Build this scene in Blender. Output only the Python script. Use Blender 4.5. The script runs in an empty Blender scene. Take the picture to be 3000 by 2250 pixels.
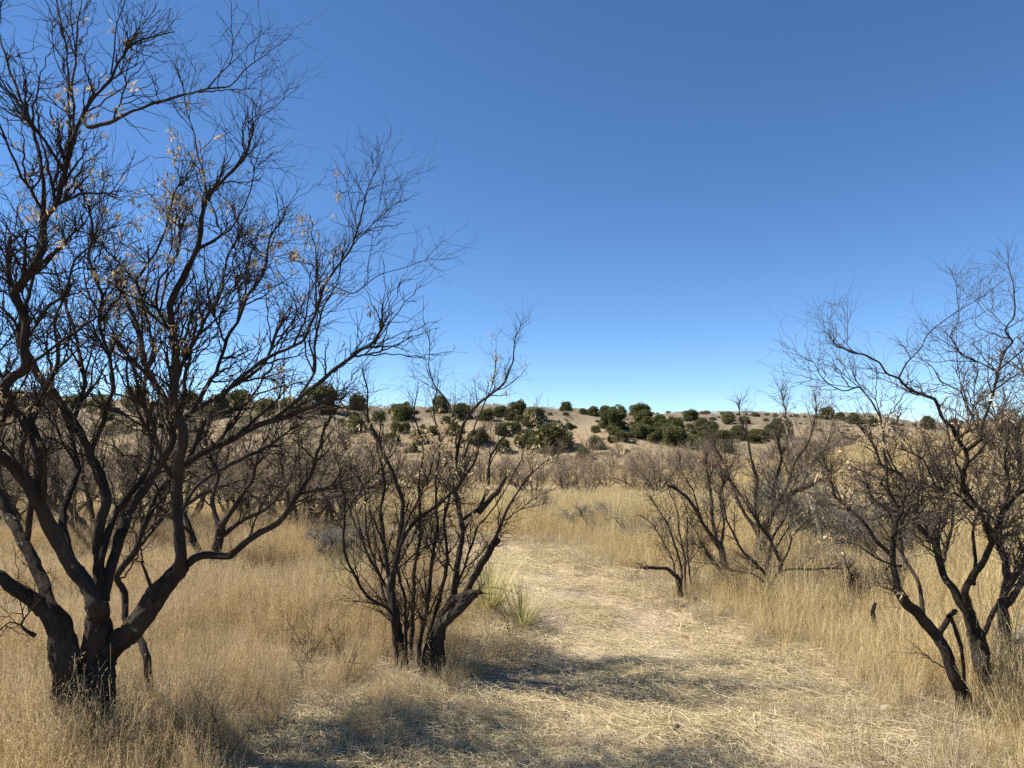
import bpy, math, random
import numpy as np
from mathutils import Vector

# ------------------------------------------------------------------ camera, sky, sun, exposure
SC = bpy.context.scene
COL = SC.collection
CAM_H = 1.6
F_PX = 2103.0                       # focal length in photo pixels (photo 3000 x 2250)
HORIZON = 1290.0                    # photo row of eye level
PITCH = math.atan((HORIZON - 1125.0) / F_PX)

cam_d = bpy.data.cameras.new('camera')
cam = bpy.data.objects.new('camera', cam_d)
COL.objects.link(cam)
cam_d.sensor_width = 36.0
cam_d.lens = 36.0 * F_PX / 3000.0
cam_d.clip_start = 0.05
cam_d.clip_end = 6000
cam.location = (0, 0, CAM_H)
cam.rotation_euler = (math.pi / 2 + PITCH, 0, 0)
SC.camera = cam

SUN_ELEV = math.radians(47)
SUN_AZ = math.atan2(-0.995, 0.08)    # clockwise from +Y (the way the camera looks): left, a little ahead
W = bpy.data.worlds.new('World')
SC.world = W
W.use_nodes = True
wn = W.node_tree.nodes
wl = W.node_tree.links
wn.clear()
sky = wn.new('ShaderNodeTexSky')
sky.sky_type = 'NISHITA'
sky.sun_disc = False
sky.sun_elevation = SUN_ELEV
sky.sun_rotation = SUN_AZ
sky.altitude = 2500
sky.air_density = 0.85
sky.dust_density = 0.0
sky.ozone_density = 4.0
bg = wn.new('ShaderNodeBackground')
bg.inputs['Strength'].default_value = 0.098
wo = wn.new('ShaderNodeOutputWorld')
hs = wn.new('ShaderNodeHueSaturation')
hs.inputs['Saturation'].default_value = 1.12
wl.new(sky.outputs[0], hs.inputs['Color'])
wl.new(hs.outputs[0], bg.inputs[0])
wl.new(bg.outputs[0], wo.inputs[0])

sd = bpy.data.lights.new('sun', 'SUN')
sd.energy = 5.0
sd.angle = math.radians(0.53)
sd.color = (1.0, 0.92, 0.79)
sun = bpy.data.objects.new('sun', sd)
COL.objects.link(sun)
sv = Vector((math.sin(SUN_AZ) * math.cos(SUN_ELEV), math.cos(SUN_AZ) * math.cos(SUN_ELEV), math.sin(SUN_ELEV)))
sun.rotation_euler = sv.to_track_quat('Z', 'Y').to_euler()
sun.location = sv * 50

SC.view_settings.view_transform = 'Standard'
SC.view_settings.look = 'None'
SC.view_settings.exposure = 0.92
SC.view_settings.gamma = 1.0
SC.view_settings.use_curve_mapping = False
SC.render.engine = 'CYCLES'
SC.cycles.max_bounces = 4
SC.cycles.diffuse_bounces = 2
SC.cycles.transmission_bounces = 4
SC.cycles.transparent_max_bounces = 4
SC.cycles.use_denoising = False
SC.cycles.use_adaptive_sampling = False

# ------------------------------------------------------------------ helpers
CP, SP = math.cos(PITCH), math.sin(PITCH)


def ray(px, py):
    a = (px - 1500.0) / F_PX
    b = -(py - 1125.0) / F_PX
    return np.array([a, CP - b * SP, SP + b * CP])


def at(px, py, Y):
    """a point of the place seen at photo pixel (px, py), Y metres ahead"""
    r = ray(px, py)
    return np.array([0, 0, CAM_H]) + r * (Y / r[1])


def proj(p):
    p = np.asarray(p, float)
    x, y, z = p[..., 0], p[..., 1], p[..., 2] - CAM_H
    f = y * CP + z * SP
    u = -y * SP + z * CP
    f = np.maximum(f, 1e-3)
    return 1500 + F_PX * x / f, 1125 - F_PX * u / f


def _h(i, j, k, s):
    n = (i.astype(np.int64) * 374761393 + j.astype(np.int64) * 668265263 + k.astype(np.int64) * 2147483647 + s * 974634777) & 0xFFFFFFFF
    n = ((n ^ (n >> 13)) * 1274126177) & 0xFFFFFFFF
    n = ((n ^ (n >> 16)) * 2246822519) & 0xFFFFFFFF
    n = n ^ (n >> 15)
    return (n & 0xFFFFFF) / float(0xFFFFFF)


def vnoise(x, y, z=None, seed=0):
    x = np.asarray(x, float); y = np.asarray(y, float)
    z = np.zeros_like(x) if z is None else np.asarray(z, float)
    xi, yi, zi = np.floor(x), np.floor(y), np.floor(z)
    fx, fy, fz = x - xi, y - yi, z - zi
    fx = fx * fx * (3 - 2 * fx); fy = fy * fy * (3 - 2 * fy); fz = fz * fz * (3 - 2 * fz)
    r = 0
    for a in (0, 1):
        for b in (0, 1):
            for c in (0, 1):
                w = (fx if a else 1 - fx) * (fy if b else 1 - fy) * (fz if c else 1 - fz)
                r = r + w * _h(xi + a, yi + b, zi + c, seed)
    return r * 2 - 1


def fbm(x, y, oct=4, seed=0):
    r = 0; a = 1.0; f = 1.0
    for o in range(oct):
        r = r + a * vnoise(np.asarray(x) * f + 17.3 * o, np.asarray(y) * f - 9.1 * o, seed=seed + o)
        a *= 0.5; f *= 2.03
    return r


def sstep(a, b, x):
    t = np.clip((x - a) / (b - a), 0, 1)
    return t * t * (3 - 2 * t)


def norm(v):
    return v / np.maximum(np.linalg.norm(v, axis=-1, keepdims=True), 1e-9)


class MB:
    """collects vertices and faces of ONE mesh (tri and quad)"""
    def __init__(s):
        s.v = []; s.q = []; s.t = []; s.n = 0; s.tint = []

    def add(s, v, quads=None, tris=None, tint=None):
        v = np.asarray(v, float).reshape(-1, 3)
        if quads is not None and len(quads):
            s.q.append(np.asarray(quads).reshape(-1, 4) + s.n)
        if tris is not None and len(tris):
            s.t.append(np.asarray(tris).reshape(-1, 3) + s.n)
        s.v.append(v); s.n += len(v)
        s.tint.append(np.zeros(len(v)) + 0.5 if tint is None else np.broadcast_to(np.asarray(tint, float), (len(v),)))

    def mesh(s, name, mat, smooth=True):
        me = bpy.data.meshes.new(name)
        v = np.concatenate(s.v) if s.v else np.zeros((0, 3))
        q = np.concatenate(s.q) if s.q else np.zeros((0, 4), int)
        t = np.concatenate(s.t) if s.t else np.zeros((0, 3), int)
        me.vertices.add(len(v)); me.vertices.foreach_set('co', v.astype(np.float32).ravel())
        nl = len(q) * 4 + len(t) * 3
        me.loops.add(nl)
        me.loops.foreach_set('vertex_index', np.concatenate([q.ravel(), t.ravel()]).astype(np.int32))
        me.polygons.add(len(q) + len(t))
        st = np.concatenate([np.arange(len(q)) * 4, len(q) * 4 + np.arange(len(t)) * 3]).astype(np.int32)
        me.polygons.foreach_set('loop_start', st)
        me.polygons.foreach_set('use_smooth', np.full(len(q) + len(t), smooth, bool))
        me.update(calc_edges=True)
        me.validate()
        a = me.attributes.new('tint', 'FLOAT', 'POINT')
        tt = np.concatenate(s.tint) if s.tint else np.zeros(0)
        if len(me.vertices) == len(tt):
            a.data.foreach_set('value', tt.astype(np.float32))
        if mat:
            me.materials.append(mat)
        return me

    def build(s, name, mat, parent=None, smooth=True, kind=None):
        return link(name, s.mesh(name, mat, smooth), parent, kind)


def link(name, data, parent=None, kind=None):
    o = bpy.data.objects.new(name, data)
    COL.objects.link(o)
    if parent is not None:
        o.parent = parent
    if kind:
        o['kind'] = kind
    return o


def tag(o, label, cat, group=None):
    o['label'] = label
    o['category'] = cat
    if group:
        o['group'] = group
    return o


def thing(name, loc, label, cat, group=None):
    o = bpy.data.objects.new(name, None)
    o.empty_display_size = 0.2
    COL.objects.link(o)
    o.location = loc
    return tag(o, label, cat, group)


def copy_tree(o, loc, rz, scale, label, group, cat=None, tilt=(0, 0)):
    c = o.copy(); COL.objects.link(c)
    c.location = loc; c.rotation_euler = (tilt[0], tilt[1], rz); c.scale = scale
    c['label'] = label; c['group'] = group
    if cat:
        c['category'] = cat
    for ch in o.children:
        d = ch.copy(); COL.objects.link(d); d.parent = c
    return c


# ------------------------------------------------------------------ materials
def new_mat(name):
    m = bpy.data.materials.new(name)
    m.use_nodes = True
    nt = m.node_tree
    nt.nodes.clear()
    out = nt.nodes.new('ShaderNodeOutputMaterial')
    return m, nt, out


def N(nt, typ, **kw):
    n = nt.nodes.new(typ)
    for k, v in kw.items():
        if k.startswith('i_'):
            n.inputs[k[2:]].default_value = v
        else:
            setattr(n, k, v)
    return n


def ramp(nt, stops, fac):
    r = nt.nodes.new('ShaderNodeValToRGB')
    el = r.color_ramp.elements
    while len(el) < len(stops):
        el.new(0.5)
    for e, (p, c) in zip(el, stops):
        e.position = p
        e.color = (*c, 1) if len(c) == 3 else c
    nt.links.new(fac, r.inputs[0])
    return r.outputs[0]


def mixc(nt, fac, a, b, mode='MIX'):
    m = nt.nodes.new('ShaderNodeMix'); m.data_type = 'RGBA'; m.blend_type = mode
    for s, v in ((m.inputs[0], fac), (m.inputs[6], a), (m.inputs[7], b)):
        if isinstance(v, (int, float)):
            s.default_value = v
        elif isinstance(v, tuple):
            s.default_value = (*v, 1)
        else:
            nt.links.new(v, s)
    return m.outputs[2]


def noise(nt, vec, scale, detail=4, rough=0.55):
    n = nt.nodes.new('ShaderNodeTexNoise')
    n.inputs['Scale'].default_value = scale
    n.inputs['Detail'].default_value = detail
    n.inputs['Roughness'].default_value = rough
    if vec is not None:
        nt.links.new(vec, n.inputs['Vector'])
    return n.outputs['Fac']


def bark_mat(name, dark, mid, light, lichen=0.0, scale=40):
    m, nt, out = new_mat(name)
    tc = nt.nodes.new('ShaderNodeNewGeometry').outputs['Position']
    mp = N(nt, 'ShaderNodeMapping'); mp.inputs['Scale'].default_value = (1, 1, 0.28)
    nt.links.new(tc, mp.inputs['Vector'])
    n1 = noise(nt, mp.outputs[0], scale, 5, 0.65)
    c = ramp(nt, [(0.3, dark), (0.55, mid), (0.78, light)], n1)
    n2 = noise(nt, tc, 3.0, 3)
    c = mixc(nt, 0.55, c, ramp(nt, [(0.3, dark), (0.75, light)], n2))
    if lichen > 0:
        vo = N(nt, 'ShaderNodeTexVoronoi', i_Scale=22.0)
        nt.links.new(tc, vo.inputs['Vector'])
        l1 = ramp(nt, [(0.12, (1, 1, 1)), (0.26, (0, 0, 0))], vo.outputs['Distance'])
        l2 = ramp(nt, [(0.56, (0, 0, 0)), (0.64, (1, 1, 1))], noise(nt, tc, 7.0, 2))
        lm = mixc(nt, 1.0, l1, l2, 'MULTIPLY')
        lm2 = mixc(nt, lichen, (0, 0, 0), lm)
        c = mixc(nt, lm2, c, (0.30, 0.29, 0.19))
    p = N(nt, 'ShaderNodeBsdfPrincipled', i_Roughness=0.92)
    p.inputs['Specular IOR Level'].default_value = 0.18
    nt.links.new(c, p.inputs['Base Color'])
    b = N(nt, 'ShaderNodeBump', i_Strength=1.0, i_Distance=0.012)
    nt.links.new(noise(nt, mp.outputs[0], scale * 2.0, 5, 0.7), b.inputs['Height'])
    nt.links.new(b.outputs[0], p.inputs['Normal'])
    nt.links.new(p.outputs[0], out.inputs[0])
    return m


def straw_mat(name, lo, hi, patch=None, trans=0.35, pscale=0.5, dark=None):
    """dry grass: tint attribute per stem, random per tuft, slow patches over the field"""
    m, nt, out = new_mat(name)
    at_ = N(nt, 'ShaderNodeAttribute', attribute_name='tint')
    oi = nt.nodes.new('ShaderNodeObjectInfo')
    pos = nt.nodes.new('ShaderNodeNewGeometry').outputs['Position']
    ad = N(nt, 'ShaderNodeMath', operation='MULTIPLY_ADD')
    nt.links.new(oi.outputs['Random'], ad.inputs[0]); ad.inputs[1].default_value = 0.5
    nt.links.new(at_.outputs['Fac'], ad.inputs[2])
    sb = N(nt, 'ShaderNodeMath', operation='SUBTRACT'); nt.links.new(ad.outputs[0], sb.inputs[0]); sb.inputs[1].default_value = 0.25
    c = ramp(nt, [(0.0, dark or tuple(x * 0.6 for x in lo)), (0.3, lo), (1.0, hi)], sb.outputs[0])
    if patch:
        c = mixc(nt, ramp(nt, [(0.42, (0, 0, 0)), (0.66, (0.75, 0.75, 0.75))], noise(nt, pos, pscale, 3)), c, mixc(nt, 0.75, c, patch))
    d = nt.nodes.new('ShaderNodeBsdfDiffuse'); t = nt.nodes.new('ShaderNodeBsdfTranslucent')
    nt.links.new(c, d.inputs[0]); nt.links.new(c, t.inputs[0])
    mx = nt.nodes.new('ShaderNodeMixShader'); mx.inputs[0].default_value = trans
    nt.links.new(d.outputs[0], mx.inputs[1]); nt.links.new(t.outputs[0], mx.inputs[2])
    nt.links.new(mx.outputs[0], out.inputs[0])
    return m


def soil_mat(name, path):
    m, nt, out = new_mat(name)
    pos = nt.nodes.new('ShaderNodeNewGeometry').outputs['Position']
    big = noise(nt, pos, 0.9, 4, 0.6)
    fine = noise(nt, pos, 45, 6, 0.75)
    mid = noise(nt, pos, 7, 5, 0.65)
    if path:
        c = ramp(nt, [(0.3, (0.27, 0.205, 0.15)), (0.5, (0.42, 0.335, 0.24)), (0.7, (0.53, 0.44, 0.31))], mid)
        c = mixc(nt, 0.6, c, ramp(nt, [(0.3, (0.15, 0.105, 0.075)), (0.5, (0.36, 0.275, 0.2)), (0.75, (0.6, 0.5, 0.38))], fine), 'MIX')
        c = mixc(nt, ramp(nt, [(0.4, (0, 0, 0)), (0.65, (0.6, 0.6, 0.6))], big), c, (0.45, 0.38, 0.27))
    else:
        c = ramp(nt, [(0.3, (0.19, 0.14, 0.09)), (0.55, (0.34, 0.26, 0.16)), (0.75, (0.45, 0.36, 0.22))], mid)
        c = mixc(nt, 0.45, c, ramp(nt, [(0.3, (0.12, 0.085, 0.055)), (0.7, (0.45, 0.36, 0.23))], fine))
        # the hills carry a thinner, pinker soil than the flat
        sx = nt.nodes.new('ShaderNodeSeparateXYZ'); nt.links.new(pos, sx.inputs[0])
        mr = N(nt, 'ShaderNodeMapRange'); nt.links.new(sx.outputs[2], mr.inputs[0])
        mr.inputs[1].default_value = 2.6; mr.inputs[2].default_value = 5.0
        hc = ramp(nt, [(0.3, (0.14, 0.115, 0.083)), (0.5, (0.225, 0.188, 0.138)), (0.7, (0.30, 0.255, 0.186))], noise(nt, pos, 0.22, 6, 0.65))
        hc = mixc(nt, 0.5, hc, ramp(nt, [(0.35, (0.095, 0.078, 0.052)), (0.6, (0.25, 0.205, 0.148))], noise(nt, pos, 1.7, 4, 0.7)))
        c = mixc(nt, mr.outputs[0], c, hc)
    p = N(nt, 'ShaderNodeBsdfPrincipled', i_Roughness=1.0)
    p.inputs['Specular IOR Level'].default_value = 0.05
    nt.links.new(c, p.inputs['Base Color'])
    b = N(nt, 'ShaderNodeBump', i_Strength=0.9, i_Distance=0.02)
    hsum = N(nt, 'ShaderNodeMath', operation='ADD'); nt.links.new(fine, hsum.inputs[0]); nt.links.new(mid, hsum.inputs[1])
    nt.links.new(hsum.outputs[0], b.inputs['Height'])
    nt.links.new(b.outputs[0], p.inputs['Normal'])
    nt.links.new(p.outputs[0], out.inputs[0])
    return m


def leaf_mat(name, lo, hi, trans=0.3):
    return straw_mat(name, lo, hi, None, trans)


def stone_mat(name, lo, hi):
    m, nt, out = new_mat(name)
    oi = nt.nodes.new('ShaderNodeObjectInfo')
    pos = nt.nodes.new('ShaderNodeNewGeometry').outputs['Position']
    c = ramp(nt, [(0.0, lo), (1.0, hi)], oi.outputs['Random'])
    c = mixc(nt, 0.4, c, ramp(nt, [(0.35, lo), (0.65, hi)], noise(nt, pos, 60, 4, 0.7)))
    p = N(nt, 'ShaderNodeBsdfPrincipled', i_Roughness=0.9)
    nt.links.new(c, p.inputs['Base Color'])
    nt.links.new(p.outputs[0], out.inputs[0])
    return m


M_BARK = bark_mat('mesquite_bark', (0.008, 0.006, 0.005), (0.026, 0.02, 0.0155), (0.10, 0.078, 0.06), 0.9)
M_BARK2 = bark_mat('mesquite_bark_plain', (0.018, 0.013, 0.010), (0.05, 0.036, 0.027), (0.11, 0.082, 0.062), 0.4)
M_TWIG = bark_mat('mesquite_twig', (0.013, 0.0095, 0.008), (0.029, 0.021, 0.0165), (0.07, 0.053, 0.041), 0, 25)
M_TWIG2 = bark_mat('mesquite_twig_grey', (0.05, 0.039, 0.03), (0.10, 0.078, 0.058), (0.2, 0.16, 0.125), 0, 25)
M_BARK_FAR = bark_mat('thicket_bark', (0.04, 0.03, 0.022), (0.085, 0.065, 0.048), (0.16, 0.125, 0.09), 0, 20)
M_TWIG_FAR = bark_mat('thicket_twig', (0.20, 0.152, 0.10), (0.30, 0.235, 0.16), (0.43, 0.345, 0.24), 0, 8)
M_TWIG_GREY = bark_mat('grey_shrub_twig', (0.13, 0.12, 0.1), (0.2, 0.19, 0.16), (0.3, 0.28, 0.23), 0, 12)
M_DEADWOOD = bark_mat('dead_wood', (0.10, 0.085, 0.07), (0.22, 0.19, 0.155), (0.36, 0.32, 0.27), 0, 60)
M_PALE = bark_mat('bleached_stalk', (0.42, 0.36, 0.27), (0.55, 0.48, 0.37), (0.66, 0.6, 0.48), 0, 30)
M_CHAR = bark_mat('charred_wood', (0.012, 0.01, 0.009), (0.025, 0.02, 0.017), (0.05, 0.04, 0.033), 0, 50)
M_DRYLEAF = leaf_mat('dried_leaf', (0.50, 0.37, 0.20), (0.85, 0.70, 0.45), 0.45)
M_GRASS_TAN = straw_mat('lovegrass_tan', (0.46, 0.345, 0.18), (0.78, 0.62, 0.37), (0.50, 0.40, 0.25), 0.45)
M_GRASS_GOLD = straw_mat('grass_golden', (0.54, 0.42, 0.20), (0.86, 0.715, 0.40), (0.66, 0.54, 0.33), 0.42)
M_GRASS_GREY = straw_mat('grass_bleached', (0.42, 0.345, 0.23), (0.68, 0.585, 0.42), None, 0.35)
M_STRAW = straw_mat('flattened_straw', (0.49, 0.40, 0.235), (0.83, 0.73, 0.485), None, 0.25)
M_BEAR = straw_mat('beargrass_blade', (0.32, 0.31, 0.12), (0.66, 0.57, 0.29), None, 0.4, dark=(0.17, 0.18, 0.065))
M_JUN = leaf_mat('juniper_foliage', (0.115, 0.12, 0.05), (0.21, 0.215, 0.092), 0.45)
M_SCRUB = leaf_mat('hill_scrub_foliage', (0.11, 0.10, 0.06), (0.2, 0.175, 0.11), 0.3)
M_SOIL = soil_mat('dry_soil', False)
M_PATH = soil_mat('trail_soil', True)
M_GRAVEL = stone_mat('gravel', (0.24, 0.19, 0.15), (0.68, 0.61, 0.52))
M_WHITE = stone_mat('pale_stone', (0.6, 0.57, 0.52), (0.78, 0.75, 0.7))

# ------------------------------------------------------------------ terrain
TRAIL = np.array([(0.3, -4), (0.3, 1.5), (0.45, 3.3), (0.8, 4.4), (1.12, 5.5), (0.92, 6.6), (0.42, 8.0), (0.08, 9.4), (-0.35, 10.8), (-1.6, 12.4), (-4, 13.6), (-8, 14.4), (-14, 15.5)], float)
TR_W = np.array([1.8, 1.75, 1.55, 1.22, 1.02, 0.95, 0.86, 0.78, 0.72, 0.72, 0.65, 0.6, 0.6])


def dense_poly(P, W_, n=14):
    out, wo_ = [], []
    for i in range(len(P) - 1):
        p0 = P[max(i - 1, 0)]; p1 = P[i]; p2 = P[i + 1]; p3 = P[min(i + 2, len(P) - 1)]
        for k in range(n):
            t = k / n
            out.append(0.5 * ((2 * p1) + (-p0 + p2) * t + (2 * p0 - 5 * p1 + 4 * p2 - p3) * t * t + (-p0 + 3 * p1 - 3 * p2 + p3) * t ** 3))
            wo_.append(W_[i] + (W_[i + 1] - W_[i]) * t)
    return np.array(out), np.array(wo_)


TRD, TRDW = dense_poly(TRAIL, TR_W)


def trail_s(x, y):
    """distance to the trail's middle as a share of its half width, its edge uneven"""
    x = np.asarray(x, float); y = np.asarray(y, float)
    best = np.full(x.shape, 1e9)
    for (px_, py_), w in zip(TRD, TRDW):
        best = np.minimum(best, np.hypot(x - px_, y - py_) / w)
    return best * (1 + 0.16 * fbm(x * 1.3, y * 1.3, 3, 71))


def crest(pts, step=3.0):
    """photo (column, row, metres ahead, half width of the hill) -> points of a crest line"""
    P = []
    for (px_, py_, Y, w) in pts:
        p = at(px_, py_, Y)
        P.append((p[0], p[1], p[2], w))
    P = np.array(P, float)
    out = []
    for i in range(len(P) - 1):
        n = max(2, int(np.hypot(*(P[i + 1, :2] - P[i, :2])) / step))
        for k in range(n):
            out.append(P[i] + (P[i + 1] - P[i]) * k / n)
    out.append(P[-1])
    return np.array(out)


RIDGES = [
    crest([(-1400, 1120, 150, 62), (-600, 1128, 142, 60), (0, 1160, 136, 58), (500, 1162, 130, 55), (1000, 1176, 125, 50), (1300, 1186, 120, 46), (1550, 1197, 115, 40), (1660, 1204, 111, 36)]),
    crest([(1640, 1199, 112, 36), (1720, 1218, 104, 30), (1800, 1252, 95, 26), (1900, 1292, 86, 22), (1990, 1316, 79, 18), (2080, 1338, 72, 14)], 2),
    crest([(1500, 1200, 215, 90), (1900, 1208, 200, 85), (2200, 1214, 190, 80), (2420, 1222, 178, 70), (2550, 1236, 165, 65), (2700, 1246, 160, 60), (3100, 1246, 150, 60), (4200, 1240, 140, 60)]),
    crest([(2350, 1225, 178, 40), (2320, 1252, 140, 34), (2270, 1288, 115, 26), (2230, 1312, 100, 20)], 2),
    crest([(2480, 1362, 40, 16), (2700, 1290, 52, 24), (2950, 1262, 62, 30), (3400, 1240, 70, 36), (4200, 1230, 75, 40)], 2),
    crest([(2700, 1240, 700, 300), (2960, 1224, 700, 300), (3300, 1222, 700, 300)], 30),
]


def hills(x, y):
    acc = np.zeros_like(x)
    for R in RIDGES:
        h = np.zeros_like(x)
        for (cx, cy, cz, w) in R:
            d = np.hypot(x - cx, y - cy) / w
            t = np.clip(1 - d, 0, 1)
            prof = t * t * (3 - 2 * t) * 0.55 + 0.45 * t
            # rounded top
            prof = np.where(d < 0.12, prof + 0.0, prof)
            h = np.maximum(h, cz * prof)
        acc = np.maximum(acc, h) + 0.12 * np.minimum(acc, h)
    return acc


def ground(x, y, fine=True):
    x = np.asarray(x, float); y = np.asarray(y, float)
    z = hills(x, y)
    far = sstep(20, 70, np.hypot(x, y))
    hl = sstep(0.3, 3, z)
    z = z - 1.8 * sstep(12, 45, y) * (1 - sstep(0.0, 2.6, z))
    z = z + hl * 0.8 * fbm(x * 0.07, y * 0.07, 4, 5) - hl * 0.7 * (1 - np.abs(fbm(x * 0.045 + 3, y * 0.02, 2, 15))) + hl * 0.30 * fbm(x * 0.3, y * 0.3, 3, 9)
    z = z + 0.10 * fbm(x * 0.22, y * 0.22, 3, 11) * (1 - 0.4 * far) - 0.06
    # the bank of grass right of the trail stands a little higher
    z = z + 0.16 * np.exp(-(((x - 3.2) / 2.6) ** 2 + ((y - 15) / 4.5) ** 2))
    s = trail_s(x, y)
    m = 1 - sstep(0.75, 1.35, s)
    z = z - 0.028 * np.exp(-((s - .52) / .17) ** 2)
    z = z - 0.05 * m + 0.025 * np.exp(-((s - 1.25) / 0.2) ** 2)
    if fine:
        near = 1 - sstep(12, 30, np.hypot(x, y))
        z = z + near * (0.014 * fbm(x * 3.1, y * 3.1, 3, 21) + 0.006 * fbm(x * 13, y * 13, 2, 25))
    return z


def gz(x, y):
    return float(ground(np.array([x]), np.array([y]))[0])


def axis(lo, hi, fine, a, b):
    xs = list(np.arange(a, b + 1e-6, fine))
    s = fine; v = xs[-1]
    while v < hi:
        s = min(s * 1.07, 30); v += s; xs.append(v)
    s = fine; v = xs[0]
    while v > lo:
        s = min(s * 1.07, 30); v -= s; xs.insert(0, v)
    return np.array(xs)


gx = axis(-1200, 1200, 0.07, -5.5, 5.5)
gy = axis(-60, 1400, 0.07, 2.4, 13.5)
GX, GY = np.meshgrid(gx, gy, indexing='ij')
GZ = ground(GX.ravel(), GY.ravel()).reshape(GX.shape)
V = np.stack([GX, GY, GZ], -1).reshape(-1, 3)
ni, nj = GX.shape
I = np.arange(ni * nj).reshape(ni, nj)
Q = np.stack([I[:-1, :-1], I[1:, :-1], I[1:, 1:], I[:-1, 1:]], -1).reshape(-1, 4)
qc = V[Q].mean(1)
on = (np.abs(qc[:, 0]) < 20) & (qc[:, 1] > -6) & (qc[:, 1] < 18)
tm = np.zeros(len(Q), bool)
tm[on] = trail_s(qc[on, 0], qc[on, 1]) < 1.02


def sub_mesh(faces):
    used = np.unique(faces)
    mp = np.zeros(len(V), int); mp[used] = np.arange(len(used))
    b = MB(); b.add(V[used], mp[faces])
    return b


g_o = sub_mesh(Q[~tm]).build('ground', M_SOIL, kind='structure')
t_o = sub_mesh(Q[tm]).build('trail', M_PATH, kind='structure')


def hit(px_, py_, lo=3.0, hi=260.0):
    """where the line of sight through a photo pixel meets the ground"""
    r = ray(px_, py_)
    t = np.exp(np.linspace(math.log(lo), math.log(hi), 1500))
    P = np.array([0, 0, CAM_H]) + r[None] * t[:, None]
    g = ground(P[:, 0], P[:, 1], False)
    k = np.nonzero(P[:, 2] < g)[0]
    if len(k) == 0:
        k = [int(np.argmin(P[:, 2] - g))]
    p = P[k[0]]
    return p[0], p[1], gz(p[0], p[1])


# ------------------------------------------------------------------ branches
def grow(rng, S, D, L, R0, R1, K, zig=0.12, up=0.04, bend=0.05, out=None, outw=0.0):
    n = len(S)
    pts = np.zeros((n, K + 1, 3)); pts[:, 0] = S
    d = norm(D.copy())
    perp = norm(np.cross(d, rng.normal(size=(n, 3))))
    drift = rng.normal(0, bend, (n, 3))
    for k in range(K):
        sgn = 1 if k % 2 else -1
        dd = norm(d + perp * sgn * zig * rng.uniform(0.3, 1.5, (n, 1)) + rng.normal(0, zig * 0.5, (n, 3)))
        pts[:, k + 1] = pts[:, k] + dd * (L / K)[:, None] * rng.uniform(0.75, 1.25, (n, 1))
        d = d + drift
        d[:, 2] += up
        if out is not None:
            d += out * outw
        d = norm(d)
    t = np.linspace(0, 1, K + 1)[None]
    rad = R0[:, None] * (1 - t) + R1[:, None] * t
    return pts, rad


def spawn(rng, pts, rad, per, t0, a0, a1, upb=0.25, t1=1.0):
    """children spread along each parent; 'per' children each (may be an array)"""
    n, K1, _ = pts.shape
    per = np.broadcast_to(np.asarray(per), (n,))
    cnt = np.floor(per + rng.random(n)).astype(int)
    idx = np.repeat(np.arange(n), cnt)
    m = len(idx)
    t = rng.uniform(t0, t1, m) * (K1 - 1)
    k = np.minimum(t.astype(int), K1 - 2); f = (t - k)[:, None]
    a = pts[idx, k]; b = pts[idx, k + 1]
    S = a * (1 - f) + b * f
    tg = norm(b - a)
    az = norm(np.cross(tg, rng.normal(size=(m, 3))))
    ang = rng.uniform(a0, a1, m)[:, None]
    D = tg * np.cos(ang) + az * np.sin(ang)
    D[:, 2] += upb * rng.random(m)
    r = rad[idx, k] * (1 - f[:, 0]) + rad[idx, k + 1] * f[:, 0]
    return idx, S, norm(D), r, t / (K1 - 1)


def tubes(mb, pts, rad, sides, tint=0.5):
    n, K1, _ = pts.shape
    if n == 0:
        return
    tg = np.zeros_like(pts)
    tg[:, 1:-1] = pts[:, 2:] - pts[:, :-2]
    tg[:, 0] = pts[:, 1] - pts[:, 0]; tg[:, -1] = pts[:, -1] - pts[:, -2]
    tg = norm(tg)
    mean = norm(pts[:, -1] - pts[:, 0])
    ax = np.eye(3)[np.argmin(np.abs(mean), 1)]
    u = norm(np.cross(tg, ax[:, None, :])); w = np.cross(tg, u)
    th = np.arange(sides) * 2 * math.pi / sides
    ring = pts[:, :, None, :] + rad[:, :, None, None] * (u[:, :, None, :] * np.cos(th)[None, None, :, None] + w[:, :, None, :] * np.sin(th)[None, None, :, None])
    base = np.arange(n * K1 * sides).reshape(n, K1, sides)
    nx = np.roll(base, -1, 2)
    q = np.stack([base[:, :-1], nx[:, :-1], nx[:, 1:], base[:, 1:]], -1).reshape(-1, 4)
    mb.add(ring.reshape(-1, 3), q, tint=tint)


def catmull(P, ds):
    P = np.asarray(P, float)
    out = []
    for i in range(len(P) - 1):
        p0 = P[max(i - 1, 0)]; p1 = P[i]; p2 = P[i + 1]; p3 = P[min(i + 2, len(P) - 1)]
        n = max(2, int(np.linalg.norm(p2[:3] - p1[:3]) / ds))
        for k in range(n):
            t = k / n
            sm = 0.5 * ((2 * p1) + (-p0 + p2) * t + (2 * p0 - 5 * p1 + 4 * p2 - p3) * t * t + (-p0 + 3 * p1 - 3 * p2 + p3) * t ** 3)
            out.append(.5 * sm + .5 * (p1 + (p2 - p1) * t))
    out.append(P[-1])
    return np.array(out)


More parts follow.
